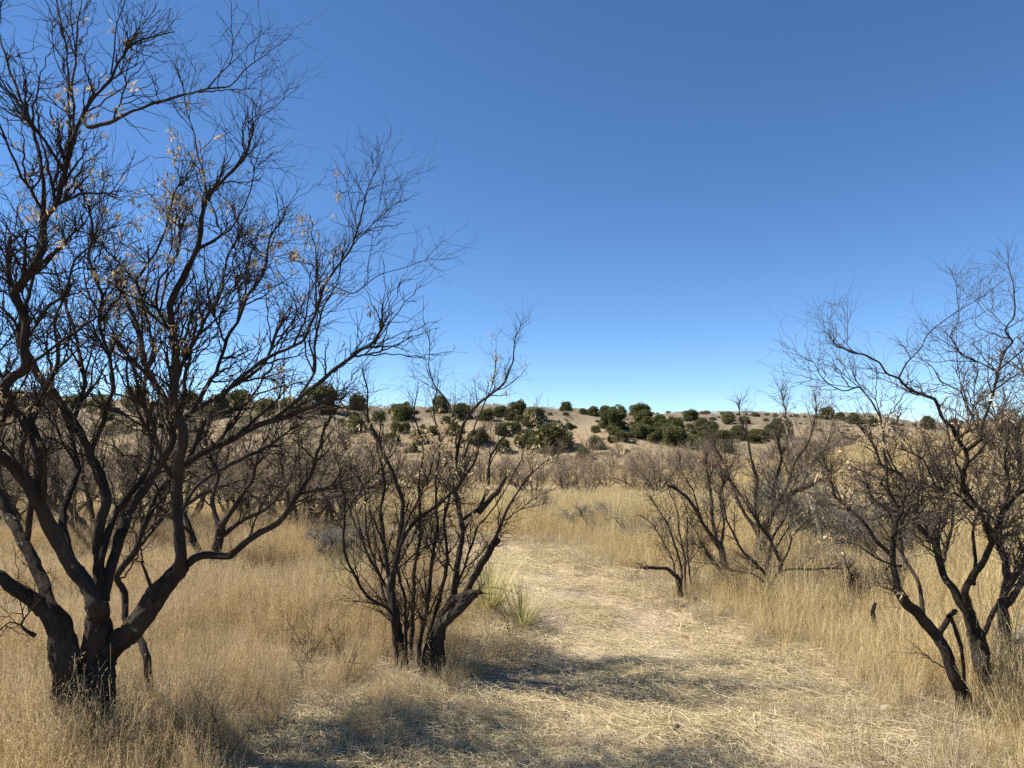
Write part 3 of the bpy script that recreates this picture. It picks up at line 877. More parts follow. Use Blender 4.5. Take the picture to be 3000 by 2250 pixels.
c3 = [('trunk', [(2238, 1745), (2250, 1722), (2258, 1706)], CY - .4, CY - .4, 15, 12, 0, 0),
      ('limb', [(2256, 1715), (2232, 1672), (2179, 1619), (2150, 1561), (2130, 1520), (2110, 1450)], CY - .4, CY - .6, 11, 2, .9, .2),
      ('limb', [(2258, 1715), (2290, 1653), (2251, 1576), (2222, 1532), (2193, 1484), (2155, 1426), (2130, 1397)], CY - .4, CY - .2, 10, 4, 1, .25),
      ('limb', [(2262, 1712), (2276, 1683), (2294, 1672), (2347, 1667), (2420, 1665), (2458, 1667)], CY - .4, CY - .7, 7, 2.5, .5, .35),
      ('limb', [(2256, 1715), (2250, 1640), (2262, 1580), (2300, 1520), (2310, 1450), (2340, 1390)], CY - .35, CY, 9, 1.8, 1, .2),
      ('limb', [(2284, 1660), (2310, 1610), (2330, 1560), (2370, 1520), (2400, 1480)], CY - .4, CY - .2, 6, 1.4, .8, .2),
      ('limb', [(2250, 1712), (2200, 1680), (2150, 1670), (2110, 1650)], CY - .4, CY - .7, 5, 1.6, .6, .2)]
b = at(2250, 1748, CY - .4); b[2] = gz(b[0], b[1]) - .03
traced_tree('mesquite_shrub', 'low bare mesquite with one straight horizontal branch pointing right in the golden grass', b, c3, 47, lf=.52, dens=1.9, len1=.36, tmat=M_TWIG2, leafs=60, mat=M_BARK2, cat='shrub', hot=[(2400, 1560, 60, .6)])
TY = 8.9
c4 = [('trunk', [(2228, 1650), (2227, 1604), (2238, 1560), (2250, 1532)], TY, TY, 22, 18, 0, 0),
      ('limb', [(2230, 1590), (2215, 1532), (2212, 1460), (2218, 1410), (2200, 1340), (2190, 1280), (2170, 1230), (2165, 1170)], TY, TY + .2, 13, 1.4, 1, .2),
      ('limb', [(2246, 1545), (2275, 1484), (2323, 1445), (2362, 1426), (2391, 1407), (2420, 1404)], TY, TY - .4, 14, 9, .8, .2),
      ('limb', [(2250, 1540), (2265, 1480), (2270, 1416), (2290, 1350), (2280, 1280), (2300, 1210), (2290, 1140)], TY, TY + .3, 12, 1.2, 1, .15),
      ('limb', [(2262, 1500), (2310, 1420), (2330, 1350), (2370, 1290), (2390, 1210), (2385, 1150)], TY, TY - .1, 10, 1.2, 1, .15),
      ('limb', [(2225, 1570), (2180, 1500), (2150, 1440), (2130, 1380), (2095, 1310), (2080, 1260)], TY, TY + .3, 11, 1.5, 1, .2),
      ('limb', [(2345, 1440), (2370, 1370), (2420, 1310), (2440, 1240)], TY - .2, TY + .2, 7, 1.2, .9, .1)]
b = at(2228, 1655, TY); b[2] = gz(b[0], b[1]) - .03
traced_tree('mesquite_tree', 'tallest of the mesquites right of the trail with a thick arm bending right', b, c4, 53, lf=.52, dens=1.8, len1=.42, tmat=M_TWIG2, leafs=90, mat=M_BARK2, hot=[(2380, 1250, 60, .5)])
# mesquite behind the left foreground tree
DY = 9.4
c5 = [('trunk', [(640, 1690), (634, 1640), (640, 1580), (650, 1530)], DY, DY, 19, 14, .0, 0),
      ('trunk', [(600, 1688), (590, 1640), (560, 1560), (540, 1500)], DY + .1, DY + .2, 12, 9, .2, .3),
      ('limb', [(648, 1540), (690, 1480), (740, 1400), (760, 1320), (800, 1250)], DY, DY - .3, 11, 2, 1, .1),
      ('limb', [(645, 1550), (620, 1470), (640, 1390), (600, 1300), (620, 1210)], DY, DY + .3, 10, 2, 1, .1),
      ('limb', [(640, 1580), (700, 1530), (780, 1490), (840, 1420), (870, 1340)], DY, DY + .2, 9, 2, 1, .15),
      ('limb', [(540, 1505), (500, 1420), (470, 1330), (480, 1240)], DY + .2, DY + .4, 8, 2, 1, .1),
      ('limb', [(560, 1560), (510, 1520), (440, 1460), (400, 1380)], DY + .1, DY - .3, 7, 2, 1, .1)]
b = at(620, 1695, DY); b[2] = gz(b[0], b[1]) - .03
traced_tree('mesquite_tree', 'smaller dark mesquite standing in the grass behind the large left foreground tree', b, c5, 59, dens=2.0, len1=.5, leafs=60, mat=M_BARK2)


# ------------------------------------------------------------------ bare mesquites further back (prototypes and copies)
def proto_mesquite(seed, height, spread, stems, tw_mat, brk, den=1.0, leafs=30, tr=1.0):
    rng = np.random.default_rng(seed)
    root = bpy.data.objects.new('mesquite_tree', None); root.empty_display_size = .2
    COL.objects.link(root)
    mb, tb = MB(), MB()
    az = np.arange(stems) * 2 * math.pi / stems + rng.normal(0, .4, stems)
    lean = rng.uniform(.25, 1.0, stems) * spread
    S = np.stack([np.cos(az) * .1, np.sin(az) * .1, np.zeros(stems) - .08], -1)
    D = norm(np.stack([np.cos(az) * lean, np.sin(az) * lean, np.ones(stems)], -1))
    L = height * rng.uniform(.6, .95, stems)
    p0, q0 = grow(rng, S, D, L, np.full(stems, .05) * rng.uniform(.7, 1.3, stems), np.full(stems, .008), 14, .16, .02, .05)
    tubes(mb, p0, q0, 7)
    outv = norm(D * np.array([1, 1, .2]))
    i1, S, D, r, tp = spawn(rng, p0, q0, 11 * den, .22, .45, 1.05, .35)
    L = height * .36 * rng.uniform(.4, 1.2, len(S)) * (1.15 - .5 * tp)
    R = np.minimum(r * .7, .014)
    p1, q1 = grow(rng, S, D, L, R, R * .3, 7, .17, .035, .07)
    tubes(mb, p1, q1, 4)
    i2, S, D, r, tp = spawn(rng, p1, q1, 9 * den, .1, .5, 1.15, .3)
    L = height * .17 * rng.uniform(.3, 1.3, len(S))
    R = np.minimum(r * .7, .0045) * tr
    p2, q2 = grow(rng, S, D, L, R, R * .4, 5, .2, .03, .07)
    tubes(tb, p2, q2, 3)
    i3, S, D, r, tp = spawn(rng, p2, q2, 5 * den, .1, .5, 1.2, .3)
    L = height * .07 * rng.uniform(.3, 1.3, len(S))
    p3, q3 = grow(rng, S, D, L, np.full(len(S), .0026 * tr), np.full(len(S), .0015 * tr), 2, .15, .03, .05)
    tubes(tb, p3, q3, 3)
    mb.build('trunk', brk, root)
    tb.build('crown', tw_mat, root, kind='stuff')
    if leafs:
        T = p3[:, -1]
        lb = MB(); leaf_clusters(lb, rng, T[rng.choice(len(T), min(leafs, len(T)), False)], 5, .06)
        lb.build('dried_leaves', M_DRYLEAF, root, kind='stuff')
    return root


def proto_juniper(seed, mat, n=5200, flat=.85, low=.05, leaf=.16):
    """evergreen: short trunk and limbs, a lobed crown of many small sprays; about 1 m wide, scaled on placing"""
    rng = np.random.default_rng(seed)
    root = bpy.data.objects.new('juniper_tree', None); root.empty_display_size = .2
    COL.objects.link(root)
    lob = rng.integers(16, 24)
    u = norm(rng.normal(size=(lob, 3))); u[:, 2] = np.abs(u[:, 2]) * .9 - .12
    c = u * np.array([.34, .34, .40 * flat]) * rng.uniform(.55, 1.1, (lob, 1)); c[:, 2] += .42 * flat
    rr = rng.uniform(.08, .25, lob)
    nb = 11
    ba = rng.uniform(0, 6.28, nb)
    c = np.concatenate([c, np.stack([np.cos(ba) * .33, np.sin(ba) * .33, rng.uniform(.06, .2, nb)], -1)]); rr = np.concatenate([rr, rng.uniform(.12, .19, nb)]); lob = lob + nb
    k = rng.integers(0, lob, n)
    d = norm(rng.normal(size=(n, 3)))
    rad = rr[k] * (1 - np.abs(rng.normal(0, .16, n)))
    P = c[k] + d * rad[:, None] + rng.normal(0, .02, (n, 3))
    P[:, 2] = np.maximum(P[:, 2], low * rng.random(n))
    # spray faces: two crossed slivers
    a = norm(d + rng.normal(0, .7, (n, 3)) + np.array([0, 0, .35]))
    s = norm(np.cross(a, rng.normal(size=(n, 3))))
    l = leaf * .5 * rng.uniform(.35, .9, n)[:, None]; w = l * rng.uniform(.28, .5, (n, 1))
    v = np.stack([P - a * l * .4, P + s * w, P + a * l, P - s * w], 1)
    o = (np.arange(n) * 4)[:, None]
    cb = MB(); cb.add(v.reshape(-1, 3), o + np.array([[0, 1, 2, 3]]), tint=np.repeat(np.clip(rng.normal(.5, .25, n) + (rng.random(lob)[k] - .5) * .5, 0, 1), 4))
    tb = MB()
    az = rng.uniform(0, 6.28, 5)
    p, q = grow(rng, np.zeros((5, 3)) + np.array([0, 0, -.03]), norm(np.stack([np.cos(az) * .7, np.sin(az) * .7, np.ones(5)], -1)), np.full(5, .5), np.full(5, .03), np.full(5, .008), 6, .15)
    tubes(tb, p, q, 5)
    tb.build('trunk', M_BARK2, root)
    cb.build('crown', mat, root, kind='stuff')
    return root


ORD = ['first', 'second', 'third', 'fourth', 'fifth', 'sixth', 'seventh', 'eighth', 'ninth', 'tenth', 'eleventh', 'twelfth', 'thirteenth', 'fourteenth', 'fifteenth', 'sixteenth', 'seventeenth', 'eighteenth', 'nineteenth', 'twentieth']


def ordinal(i):
    if i < 20:
        return ORD[i]
    if i + 1 >= 100:
        return 'hundredth'
    tens = {2: 'twenty', 3: 'thirty', 4: 'forty', 5: 'fifty', 6: 'sixty', 7: 'seventy', 8: 'eighty', 9: 'ninety'}[(i + 1) // 10]
    u = (i + 1) % 10
    return tens[:-1] + 'ieth' if u == 0 else tens + '-' + ORD[u - 1]


used = set()


def place(proto, px_, loc, rz, scale, label, group, cat, tilt=(0, 0)):
    """first placing moves the prototype itself, later ones copy it with its parts"""
    if proto.name in used:
        return copy_tree(proto, loc, rz, scale, label, group, cat, tilt)
    used.add(proto.name)
    proto.location = loc; proto.rotation_euler = (tilt[0], tilt[1], rz); proto.scale = scale
    return tag(proto, label, cat, group)


rs = random.Random(5)
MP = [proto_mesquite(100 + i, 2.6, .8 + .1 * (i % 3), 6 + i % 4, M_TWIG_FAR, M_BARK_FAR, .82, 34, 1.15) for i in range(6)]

# those standing clear in the grass: (base column, base row, height m)
clear = [(1655, 1438, 2.3, 'bare mesquite at the far end of the grass, nearest the bush-like tree'),
         (1778, 1430, 2.3, 'low round-headed bare mesquite in the middle of the far grass'),
         (1840, 1436, 2.1, 'spreading bare mesquite at the far grass edge, just right of the round-headed one'),
         (948, 1572, 2.4, 'bare mesquite with two crossing stems in the grass between the two left trees'),
         (885, 1560, 2.2, 'brown mesquite just left of the two-stemmed one behind the left trees'),
         (1020, 1530, 2.0, 'brown bare mesquite half hidden behind the bush-like tree'),
         (760, 1545, 2.4, 'bare mesquite seen under the low right limb of the foreground tree'),
         (300, 1590, 2.6, 'bare mesquite seen between the trunks of the left foreground tree'),
         (130, 1560, 2.6, 'bare mesquite behind the leaning left trunk of the foreground tree'),
         (-120, 1580, 2.6, 'bare mesquite at the left margin behind the foreground tree'),
         (420, 1560, 2.5, 'bare mesquite between the upright limbs of the foreground tree'),
         (215, 1535, 2.5, 'brown mesquite behind the fork of the left foreground tree'),
         (545, 1525, 2.4, 'bare mesquite directly behind the upright middle limb of the foreground tree'),
         (15, 1530, 2.5, 'brown mesquite at the left edge in the second row behind the foreground tree'),
         (690, 1520, 2.4, 'brown mesquite just right of the small dark mesquite behind the foreground tree'),
         (835, 1510, 2.3, 'bare mesquite right of the low limb tip of the foreground tree'),
         (2560, 1455, 2.0, 'bare mesquite on the grass slope behind the right edge tree'),
         (2760, 1420, 1.9, 'brown mesquite on the right slope seen through the right edge tree'),
         (2960, 1470, 2.2, 'bare mesquite at the right margin behind the twisted right tree')]
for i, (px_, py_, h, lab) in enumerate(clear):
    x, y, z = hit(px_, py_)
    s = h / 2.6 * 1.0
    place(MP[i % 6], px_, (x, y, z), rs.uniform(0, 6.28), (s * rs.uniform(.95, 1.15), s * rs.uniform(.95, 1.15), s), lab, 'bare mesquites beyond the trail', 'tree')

# the thicket at the foot of the hills
spots = []
tries = 0
while len(spots) < 112 and tries < 6000:
    tries += 1
    px_ = rs.uniform(-250, 2480)
    if px_ < 1150:
        Y = rs.uniform(36, 80)
    elif px_ < 1950:
        Y = rs.uniform(43, 80)
    else:
        Y = rs.uniform(42, 78)
    x = (px_ - 1500) / F_PX * Y
    if all(math.hypot(x - a[0], Y - a[1]) > 1.9 + Y * .012 for a in spots):
        if px_ > 2100 and gz(x, Y) > 2.2:
            continue
        spots.append((x, Y, px_))
spots.sort(key=lambda s_: s_[2])
rows = {'nearer row of the thicket': [], 'middle of the thicket': [], 'back of the thicket below the hill': []}
for s_ in spots:
    k = 'nearer row of the thicket' if s_[1] < 52 else ('middle of the thicket' if s_[1] < 66 else 'back of the thicket below the hill')
    rows[k].append(s_)
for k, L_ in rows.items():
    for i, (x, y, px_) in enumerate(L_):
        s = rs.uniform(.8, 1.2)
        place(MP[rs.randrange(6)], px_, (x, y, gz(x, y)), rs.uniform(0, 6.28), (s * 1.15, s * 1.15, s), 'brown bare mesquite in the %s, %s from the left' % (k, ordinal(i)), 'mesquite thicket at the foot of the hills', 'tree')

# junipers on the hills: (base column, base row, width px)
JP = [proto_juniper(200 + i, M_JUN, n=7000, flat=.8 + .12 * (i % 3)) for i in range(6)]
jun = [(1659, 1201, 40, 'round dark juniper standing alone on the crest left of the spur'), (1708, 1212, 38, None), (1740, 1216, 44, None), (1773, 1208, 30, None), (1807, 1221, 62, None),
       (1798, 1252, 80, 'broad dark juniper high on the spur, largest of its clump'), (1875, 1216, 58, None), (1889, 1236, 62, None), (1819, 1288, 48, 'rounded juniper low on the tan slope of the spur, left of the dark row'),
       (1870, 1275, 52, None), (1901, 1279, 45, None), (1928, 1283, 40, None), (1933, 1247, 52, None), (1978, 1264, 60, None), (2024, 1229, 44, 'dark juniper standing clear on the tan back ridge'),
       (2058, 1253, 42, None), (2082, 1270, 50, None), (1976, 1303, 66, None), (2020, 1308, 66, None), (2063, 1303, 58, None), (2120, 1294, 58, None), (2164, 1288, 52, None),
       (2130, 1238, 34, None), (2290, 1279, 66, 'juniper behind the tallest mesquite right of the trail'), (2256, 1264, 36, None), (2424, 1226, 44, 'dark juniper on the crest just left of the right edge tree'),
       (2463, 1222, 28, None), (2502, 1238, 40, None), (1765, 1312, 17, 'tiny upright juniper at the foot of the spur'), (1860, 1294, 14, None), (1634, 1302, 84, None), (1667, 1256, 26, None), (1711, 1346, 54, 'green juniper down among the thicket below the spur'),
       (1566, 1226, 68, 'tall rounded juniper breaking the crest right of the bush-like tree'), (1613, 1309, 112, 'widest dark juniper on the slope right of the bush-like tree'), (1540, 1303, 80, None), (1487, 1265, 72, None), (1467, 1200, 46, None),
       (1228, 1276, 70, None), (1042, 1238, 68, None), (1354, 1208, 70, None), (1288, 1186, 62, None), (936, 1192, 100, None), (1049, 1182, 52, None), (1168, 1192, 62, None), (1400, 1276, 60, None),
       (850, 1185, 60, None), (780, 1200, 70, None), (700, 1178, 70, None), (640, 1210, 80, None), (560, 1172, 70, None), (470, 1205, 84, None), (400, 1168, 70, None), (300, 1190, 80, None),
       (220, 1172, 70, None), (120, 1192, 80, None), (40, 1170, 70, None), (-60, 1190, 80, None), (350, 1240, 60, None), (180, 1235, 60, None), (1110, 1215, 44, None),
       (2720, 1252, 48, None), (2800, 1256, 40, None), (2880, 1262, 44, None), (2560, 1245, 36, None), (1330, 1255, 50, None), (1160, 1245, 46, None), (1745, 1262, 26, None)]
for k in range(34):
    jun.append((rs.uniform(700, 2300), rs.uniform(1215, 1320), rs.uniform(18, 44), None))
for k in range(34):
    jun.append((rs.uniform(-100, 1560), rs.uniform(1178, 1262), rs.uniform(30, 70), None))
for k in range(26):
    px_ = rs.uniform(1840, 2240)
    jun.append((px_, 1236 + (px_ - 1840) * .10 + rs.uniform(0, 58), rs.uniform(26, 54), None))
jun.sort(key=lambda j: j[0])
cnt = {}
for (px_, py_, w, lab) in jun:
    x, y, z = hit(px_, py_ + (20 if px_ < 1480 else 3), 30)
    width = w * y / F_PX
    if lab is None:
        zone = 'the left hill' if px_ < 1000 else ('the hill behind the bush-like tree' if px_ < 1640 else ('the spur and the gully beside it' if px_ < 2180 else 'the right back ridge'))
        i = cnt.get(zone, 0); cnt[zone] = i + 1
        lab = 'dark green juniper on %s, %s from the left' % (zone, ordinal(i))
    s = width * rs.uniform(.85, 1.2)
    place(JP[rs.randrange(6)], px_, (x, y, z - .02 * s), rs.uniform(0, 6.28), (s, s * rs.uniform(.8, 1.15), s * rs.uniform(.7, 1.1)), lab, 'junipers on the hills', 'tree')

# small grey-brown scrub on the crests and slopes
SP_ = [proto_juniper(230 + i, M_SCRUB, n=1300, flat=.7, leaf=.2) for i in range(3)]
for p_ in SP_:
    p_.name = 'hill_shrub'
scr = []
for px_ in np.linspace(1880, 2700, 30):
    scr.append((px_ + rs.uniform(-12, 12), None, rs.uniform(10, 24)))
for k in range(90):
    scr.append((rs.uniform(1640, 2650), rs.uniform(1222, 1330), rs.uniform(9, 20)))
for k in range(50):
    scr.append((rs.uniform(1000, 1660), rs.uniform(1190, 1330), rs.uniform(10, 24)))
CRX = [0, 1000, 1300, 1550, 1660, 1760, 1900, 2200, 2420, 2550, 2700, 3000]
CRY = [1150, 1170, 1182, 1196, 1204, 1212, 1210, 1217, 1226, 1240, 1250, 1250]
scr.sort(key=lambda s_: s_[0])
ns = {}
for (px_, py_, w) in scr:
    top = py_ is None
    x, y, z = hit(px_, np.interp(px_, CRX, CRY) if top else py_, 45)
    zone = 'on the back ridge crest' if top else ('on the slope behind the bush-like tree' if px_ < 1660 else ('on the tan slope of the spur' if px_ < 2000 else 'on the slope of the back ridge'))
    i = ns.get(zone, 0); ns[zone] = i + 1
    s = w * y / F_PX
    place(SP_[rs.randrange(3)], px_, (x, y, z - .03 * s), rs.uniform(0, 6.28), (s, s, s * .8), 'small grey brown shrub %s, %s from the left' % (zone, ordinal(i)), 'scrub on the hills', 'shrub')

# low twiggy shrubs in the grass
GP = [proto_mesquite(300 + i, .9, 1.3, 11, M_TWIG_GREY if i < 2 else M_TWIG_FAR, M_BARK2 if i == 2 else M_TWIG_GREY, .9, 0, 1.0) for i in range(3)]
for p_ in GP:
    p_.name = 'grey_shrub'
for (k, px_, py_, w, h, lab) in [(0, 2420, 1600, 1.5, 1.35, 'wide silvery grey twiggy shrub behind the horizontal mesquite branch'),
                                 (1, 1760, 1545, 1.0, .6, 'low grey twiggy shrub halfway up the grass bank right of the trail'),
                                 (2, 1705, 1462, 1.3, .8, 'low brown twiggy shrub at the top of the grass bank'),
                                 (1, 1890, 1600, .8, .6, 'grey shrub half sunk in grass left of the fan-shaped bush'),
                                 (0, 985, 1640, .9, .6, 'grey twiggy shrub in the grass left of the bush-like tree'),
                                 (2, 1570, 1520, .9, .8, 'brown twiggy shrub beside the trail bend behind the bush-like tree'),
                                 (0, 2330, 1570, 1.2, .9, 'grey shrub standing behind the tallest mesquite right of the trail'),
                                 (2, 2560, 1760, .7, .7, 'thin brown sapling shrub between the right bushes and the right edge tree'),
                                 (1, 2640, 1600, 1.2, 1.0, 'silvery shrub on the slope behind the right edge tree')]:
    x, y, z = hit(px_, py_)
    place(GP[k], px_, (x, y, z), rs.uniform(0, 6.28), (w, w, h), lab, 'low shrubs in the grass', 'shrub')

# ------------------------------------------------------------------ beargrass tussocks
def beargrass(px_, py_, n, L0, label, seed):
    rng = np.random.default_rng(seed)
    x, y, z = hit(px_, py_)
    root = thing('beargrass_tussock', (x, y, z), label, 'tussock')
    az = rng.uniform(0, 6.283, n); ln = np.abs(rng.normal(.55, .35, n))
    S = np.stack([np.cos(az) * .06 * rng.random(n), np.sin(az) * .06 * rng.random(n), np.zeros(n) - .02], -1)
    D = norm(np.stack([np.cos(az) * ln, np.sin(az) * ln, np.ones(n)], -1))
    L = L0 * rng.uniform(.5, 1.1, n)
    p, q = grow(rng, S, D, L, np.full(n, .0042), np.full(n, .0012), 8, .01, -.06, .03)
    u = norm(np.cross(p[:, 1] - p[:, 0], np.array([0, 0, 1.0])))[:, None, :]
    v = np.stack([p - u * q[..., None], p + u * q[..., None]], 2)
    b_ = np.arange(n * 9 * 2).reshape(n, 9, 2)
    qd = np.stack([b_[:, :-1, 0], b_[:, :-1, 1], b_[:, 1:, 1], b_[:, 1:, 0]], -1).reshape(-1, 4)
    half = n // 2
    for a, nm in ((0, 'leaf_blades'),):
        mb = MB(); mb.add(v.reshape(-1, 3), qd, tint=np.repeat(rng.random(n), 18)); mb.build(nm, M_BEAR, root, kind='stuff')


beargrass(1430, 1800, 420, .66, 'green yellow beargrass tussock at the trail edge behind the sawn stub', 3)
beargrass(1000, 1760, 240, .6, 'sparse greenish beargrass tussock left of the bush-like tree', 4)
beargrass(1530, 1850, 200, .5, 'pale straw coloured drooping tussock in front of the beargrass at the trail edge', 5)

# ------------------------------------------------------------------ small single things
def wood(name, P, R, mat, label, cat, seed):
    P = np.array(P, float); base = P[0].copy()
    root_mb = MB()
    C = catmull(P - base, .02)
    t = np.linspace(0, 1, len(C))
    bark_tube(root_mb, C, np.interp(t, np.linspace(0, 1, len(R)), R), seed, 1.6)
    o = root_mb.build(name, mat); o.location = base
    return tag(o, label, cat)


x, y, z = hit(2562, 1880)
wood('charred_stump', [(x, y, z - .05), (x + .01, y, z + .12), (x, y + .01, z + .24), (x + .025, y, z + .31)], [.022, .017, .02, .012], M_CHAR, 'small black charred stump upright in the golden grass', 'stump', 61)
x, y, z = hit(1972, 2150)
wood('wood_stub', [(x, y, z - .02), (x + .01, y, z + .03), (x + .035, y, z + .055)], [.017, .015, .011], M_BARK2, 'short brown wooden stub sticking up from the trail', 'stub', 62)
for (px_, py_, lab, ln, a) in [(2915, 2035, 'broken grey dead branch lying at the foot of the right edge tree', .55, .35), (2960, 2060, 'split weathered log lying at the bottom right under the right edge tree', .6, -.15), (2985, 1985, 'grey dead branch leaning against the right edge tree', .5, .6)]:
    x, y, z = hit(px_, py_)
    dx, dy = math.cos(a) * ln, math.sin(a) * ln
    wood('dead_branch', [(x - dx * .4, y - dy * .4, z + .02), (x, y, z + .20), (x + dx * .35, y + dy * .4, z + .32), (x + dx * .7, y + dy * .5, z + .45)], [.05, .042, .03, .012], M_DEADWOOD, lab, 'dead branch', int(px_))
# bleached stalk behind the right bushes
a_, b_, c_ = at(2284, 1199, 9.3), at(2318, 1300, 9.25), at(2352, 1400, 9.2)
d_ = b_ * 0 + c_ + (c_ - b_) * 2.6; d_[2] = gz(d_[0], d_[1]) - .05
wood('bleached_stalk', [d_, c_, b_, a_], [.016, .014, .011, .006], M_PALE, 'bleached white stalk leaning up through the tallest mesquite right of the trail', 'stalk', 63)


def stone_mesh(name, seed, mat, sub=2):
    rng = np.random.default_rng(seed)
    import bmesh
    bm = bmesh.new(); bmesh.ops.create_icosphere(bm, subdivisions=sub, radius=.5)
    co = np.array([v.co[:] for v in bm.verts])
    r = 1 + .28 * vnoise(co[:, 0] * 2.2 + seed, co[:, 1] * 2.2, co[:, 2] * 2.2, 31)
    co = co * r[:, None] * np.array([1, rng.uniform(.6, .9), rng.uniform(.4, .65)])
    for n_ in norm(rng.normal(size=(4, 3))):
        k = co @ n_; lim = .33
        co -= np.maximum(k - lim, 0)[:, None] * n_
    for v, c in zip(bm.verts, co):
        v.co = c
    me = bpy.data.meshes.new(name); bm.to_mesh(me); bm.free(); me.materials.append(mat)
    return me


for i, (px_, py_, s, lab) in enumerate([(2595, 2078, .055, 'pale angular stone lying at the right edge of the trail'), (2050, 2010, .03, 'small white stone in the middle of the trail'), (2920, 2105, .045, 'whitish stone half hidden in grass at the bottom right')]):
    x, y, z = hit(px_, py_)
    o = link('stone', stone_mesh('stone', 40 + i, M_WHITE)); o.location = (x, y, z + s * .15); o.scale = (s * 1.2, s, s); o.rotation_euler = (0, 0, i)
    tag(o, lab, 'stone', 'stones on the trail')

# ------------------------------------------------------------------ grass, straw and gravel (instanced: nobody could count them)
def ribbon_tuft(mb, rng, n, R, h0, h1, lean, w, droop, seeds=0, seedlen=.03, K=4):
    a = rng.uniform(0, 6.283, n); r = R * np.sqrt(rng.random(n))
    S = np.stack([np.cos(a) * r, np.sin(a) * r, np.zeros(n) - .02], -1)
    az = a + rng.normal(0, .9, n); ln = np.abs(rng.normal(0, lean, n))
    D = norm(np.stack([np.cos(az) * ln, np.sin(az) * ln, np.ones(n)], -1))
    L = rng.uniform(h0, h1, n)
    p, q = grow(rng, S, D, L, np.full(n, w), np.full(n, w * .45), K, .03, droop, .05)
    fa = rng.uniform(0, 6.283, n)
    u = np.stack([np.cos(fa), np.sin(fa), np.zeros(n)], -1)[:, None, :]
    v = np.stack([p - u * q[..., None], p + u * q[..., None]], 2)
    b_ = np.arange(n * (K + 1) * 2).reshape(n, K + 1, 2)
    qd = np.stack([b_[:, :-1, 0], b_[:, :-1, 1], b_[:, 1:, 1], b_[:, 1:, 0]], -1).reshape(-1, 4)
    tint = rng.random(n)
    mb.add(v.reshape(-1, 3), qd, tint=np.repeat(tint, (K + 1) * 2))
    if seeds:
        i, S2, D2, r2, tp = spawn(rng, p, q, seeds, .5, .5, 1.2, .2)
        m = len(S2)
        Ls = seedlen * rng.uniform(.5, 1.5, m)[:, None]
        s_ = norm(np.cross(D2, rng.normal(size=(m, 3)))) * (w * .8)
        tip = S2 + D2 * Ls; tip[:, 2] -= Ls[:, 0] * .15
        head = tip + D2 * Ls * .35
        s2 = s_ * 1.7
        v = np.stack([S2 - s_ * .4, S2 + s_ * .4, tip, tip - s2, tip + s2, head], 1)
        o = (np.arange(m) * 6)[:, None]
        mb.add(v.reshape(-1, 3), None, np.concatenate([o + np.array([[0, 1, 2]]), o + np.array([[3, 4, 5]])]), tint=np.repeat(np.clip(tint[i] + rng.normal(.1, .15, m), 0, 1), 6))


def make_collection(name, meshes):
    c = bpy.data.collections.new(name)
    for i, me in enumerate(meshes):
        o = bpy.data.objects.new('%s_%02d' % (name, i), me)
        c.objects.link(o)
    return c


def scatter(name, coll, P, rot, scl, idx, label=None):
    me = bpy.data.meshes.new(name)
    me.vertices.add(len(P)); me.vertices.foreach_set('co', P.astype(np.float32).ravel())
    a = me.attributes.new('rot', 'FLOAT_VECTOR', 'POINT'); a.data.foreach_set('vector', rot.astype(np.float32).ravel())
    a = me.attributes.new('scl', 'FLOAT_VECTOR', 'POINT'); a.data.foreach_set('vector', scl.astype(np.float32).ravel())
    a = me.attributes.new('idx', 'INT', 'POINT'); a.data.foreach_set('value', idx.astype(np.int32))
    o = link(name, me, kind='stuff')
    ng = bpy.data.node_groups.new(name, 'GeometryNodeTree')
    ng.interface.new_socket('Geometry', in_out='INPUT', socket_type='NodeSocketGeometry')
    ng.interface.new_socket('Geometry', in_out='OUTPUT', socket_type='NodeSocketGeometry')
    gi = ng.nodes.new('NodeGroupInput'); go = ng.nodes.new('NodeGroupOutput')
    ci = ng.nodes.new('GeometryNodeCollectionInfo'); ci.inputs['Collection'].default_value = coll
    ci.inputs['Separate Children'].default_value = True; ci.inputs['Reset Children'].default_value = True
    ip = ng.nodes.new('GeometryNodeInstanceOnPoints')
    ip.inputs['Pick Instance'].default_value = True

    def na(nm, typ):
        n = ng.nodes.new('GeometryNodeInputNamedAttribute'); n.data_type = typ; n.inputs['Name'].default_value = nm
        return n.outputs['Attribute']
    er = ng.nodes.new('FunctionNodeEulerToRotation')
    L = ng.links.new
    L(gi.outputs[0], ip.inputs['Points']); L(ci.outputs[0], ip.inputs['Instance'])
    L(na('idx', 'INT'), ip.inputs['Instance Index'])
    L(na('rot', 'FLOAT_VECTOR'), er.inputs[0]); L(er.outputs[0], ip.inputs['Rotation'])
    L(na('scl', 'FLOAT_VECTOR'), ip.inputs['Scale'])
    L(ip.outputs[0], go.inputs[0])
    md = o.modifiers.new('scatter', 'NODES'); md.node_group = ng
    if label:
        o['label'] = label
    return o


rng = np.random.default_rng(77)


def tufts(fn, n, nm, mat):
    ms = []
    for i in range(n):
        mb = MB(); fn(mb, np.random.default_rng(900 + i + len(nm) * 31)); ms.append(mb.mesh(nm, mat))
    return make_collection(nm, ms)


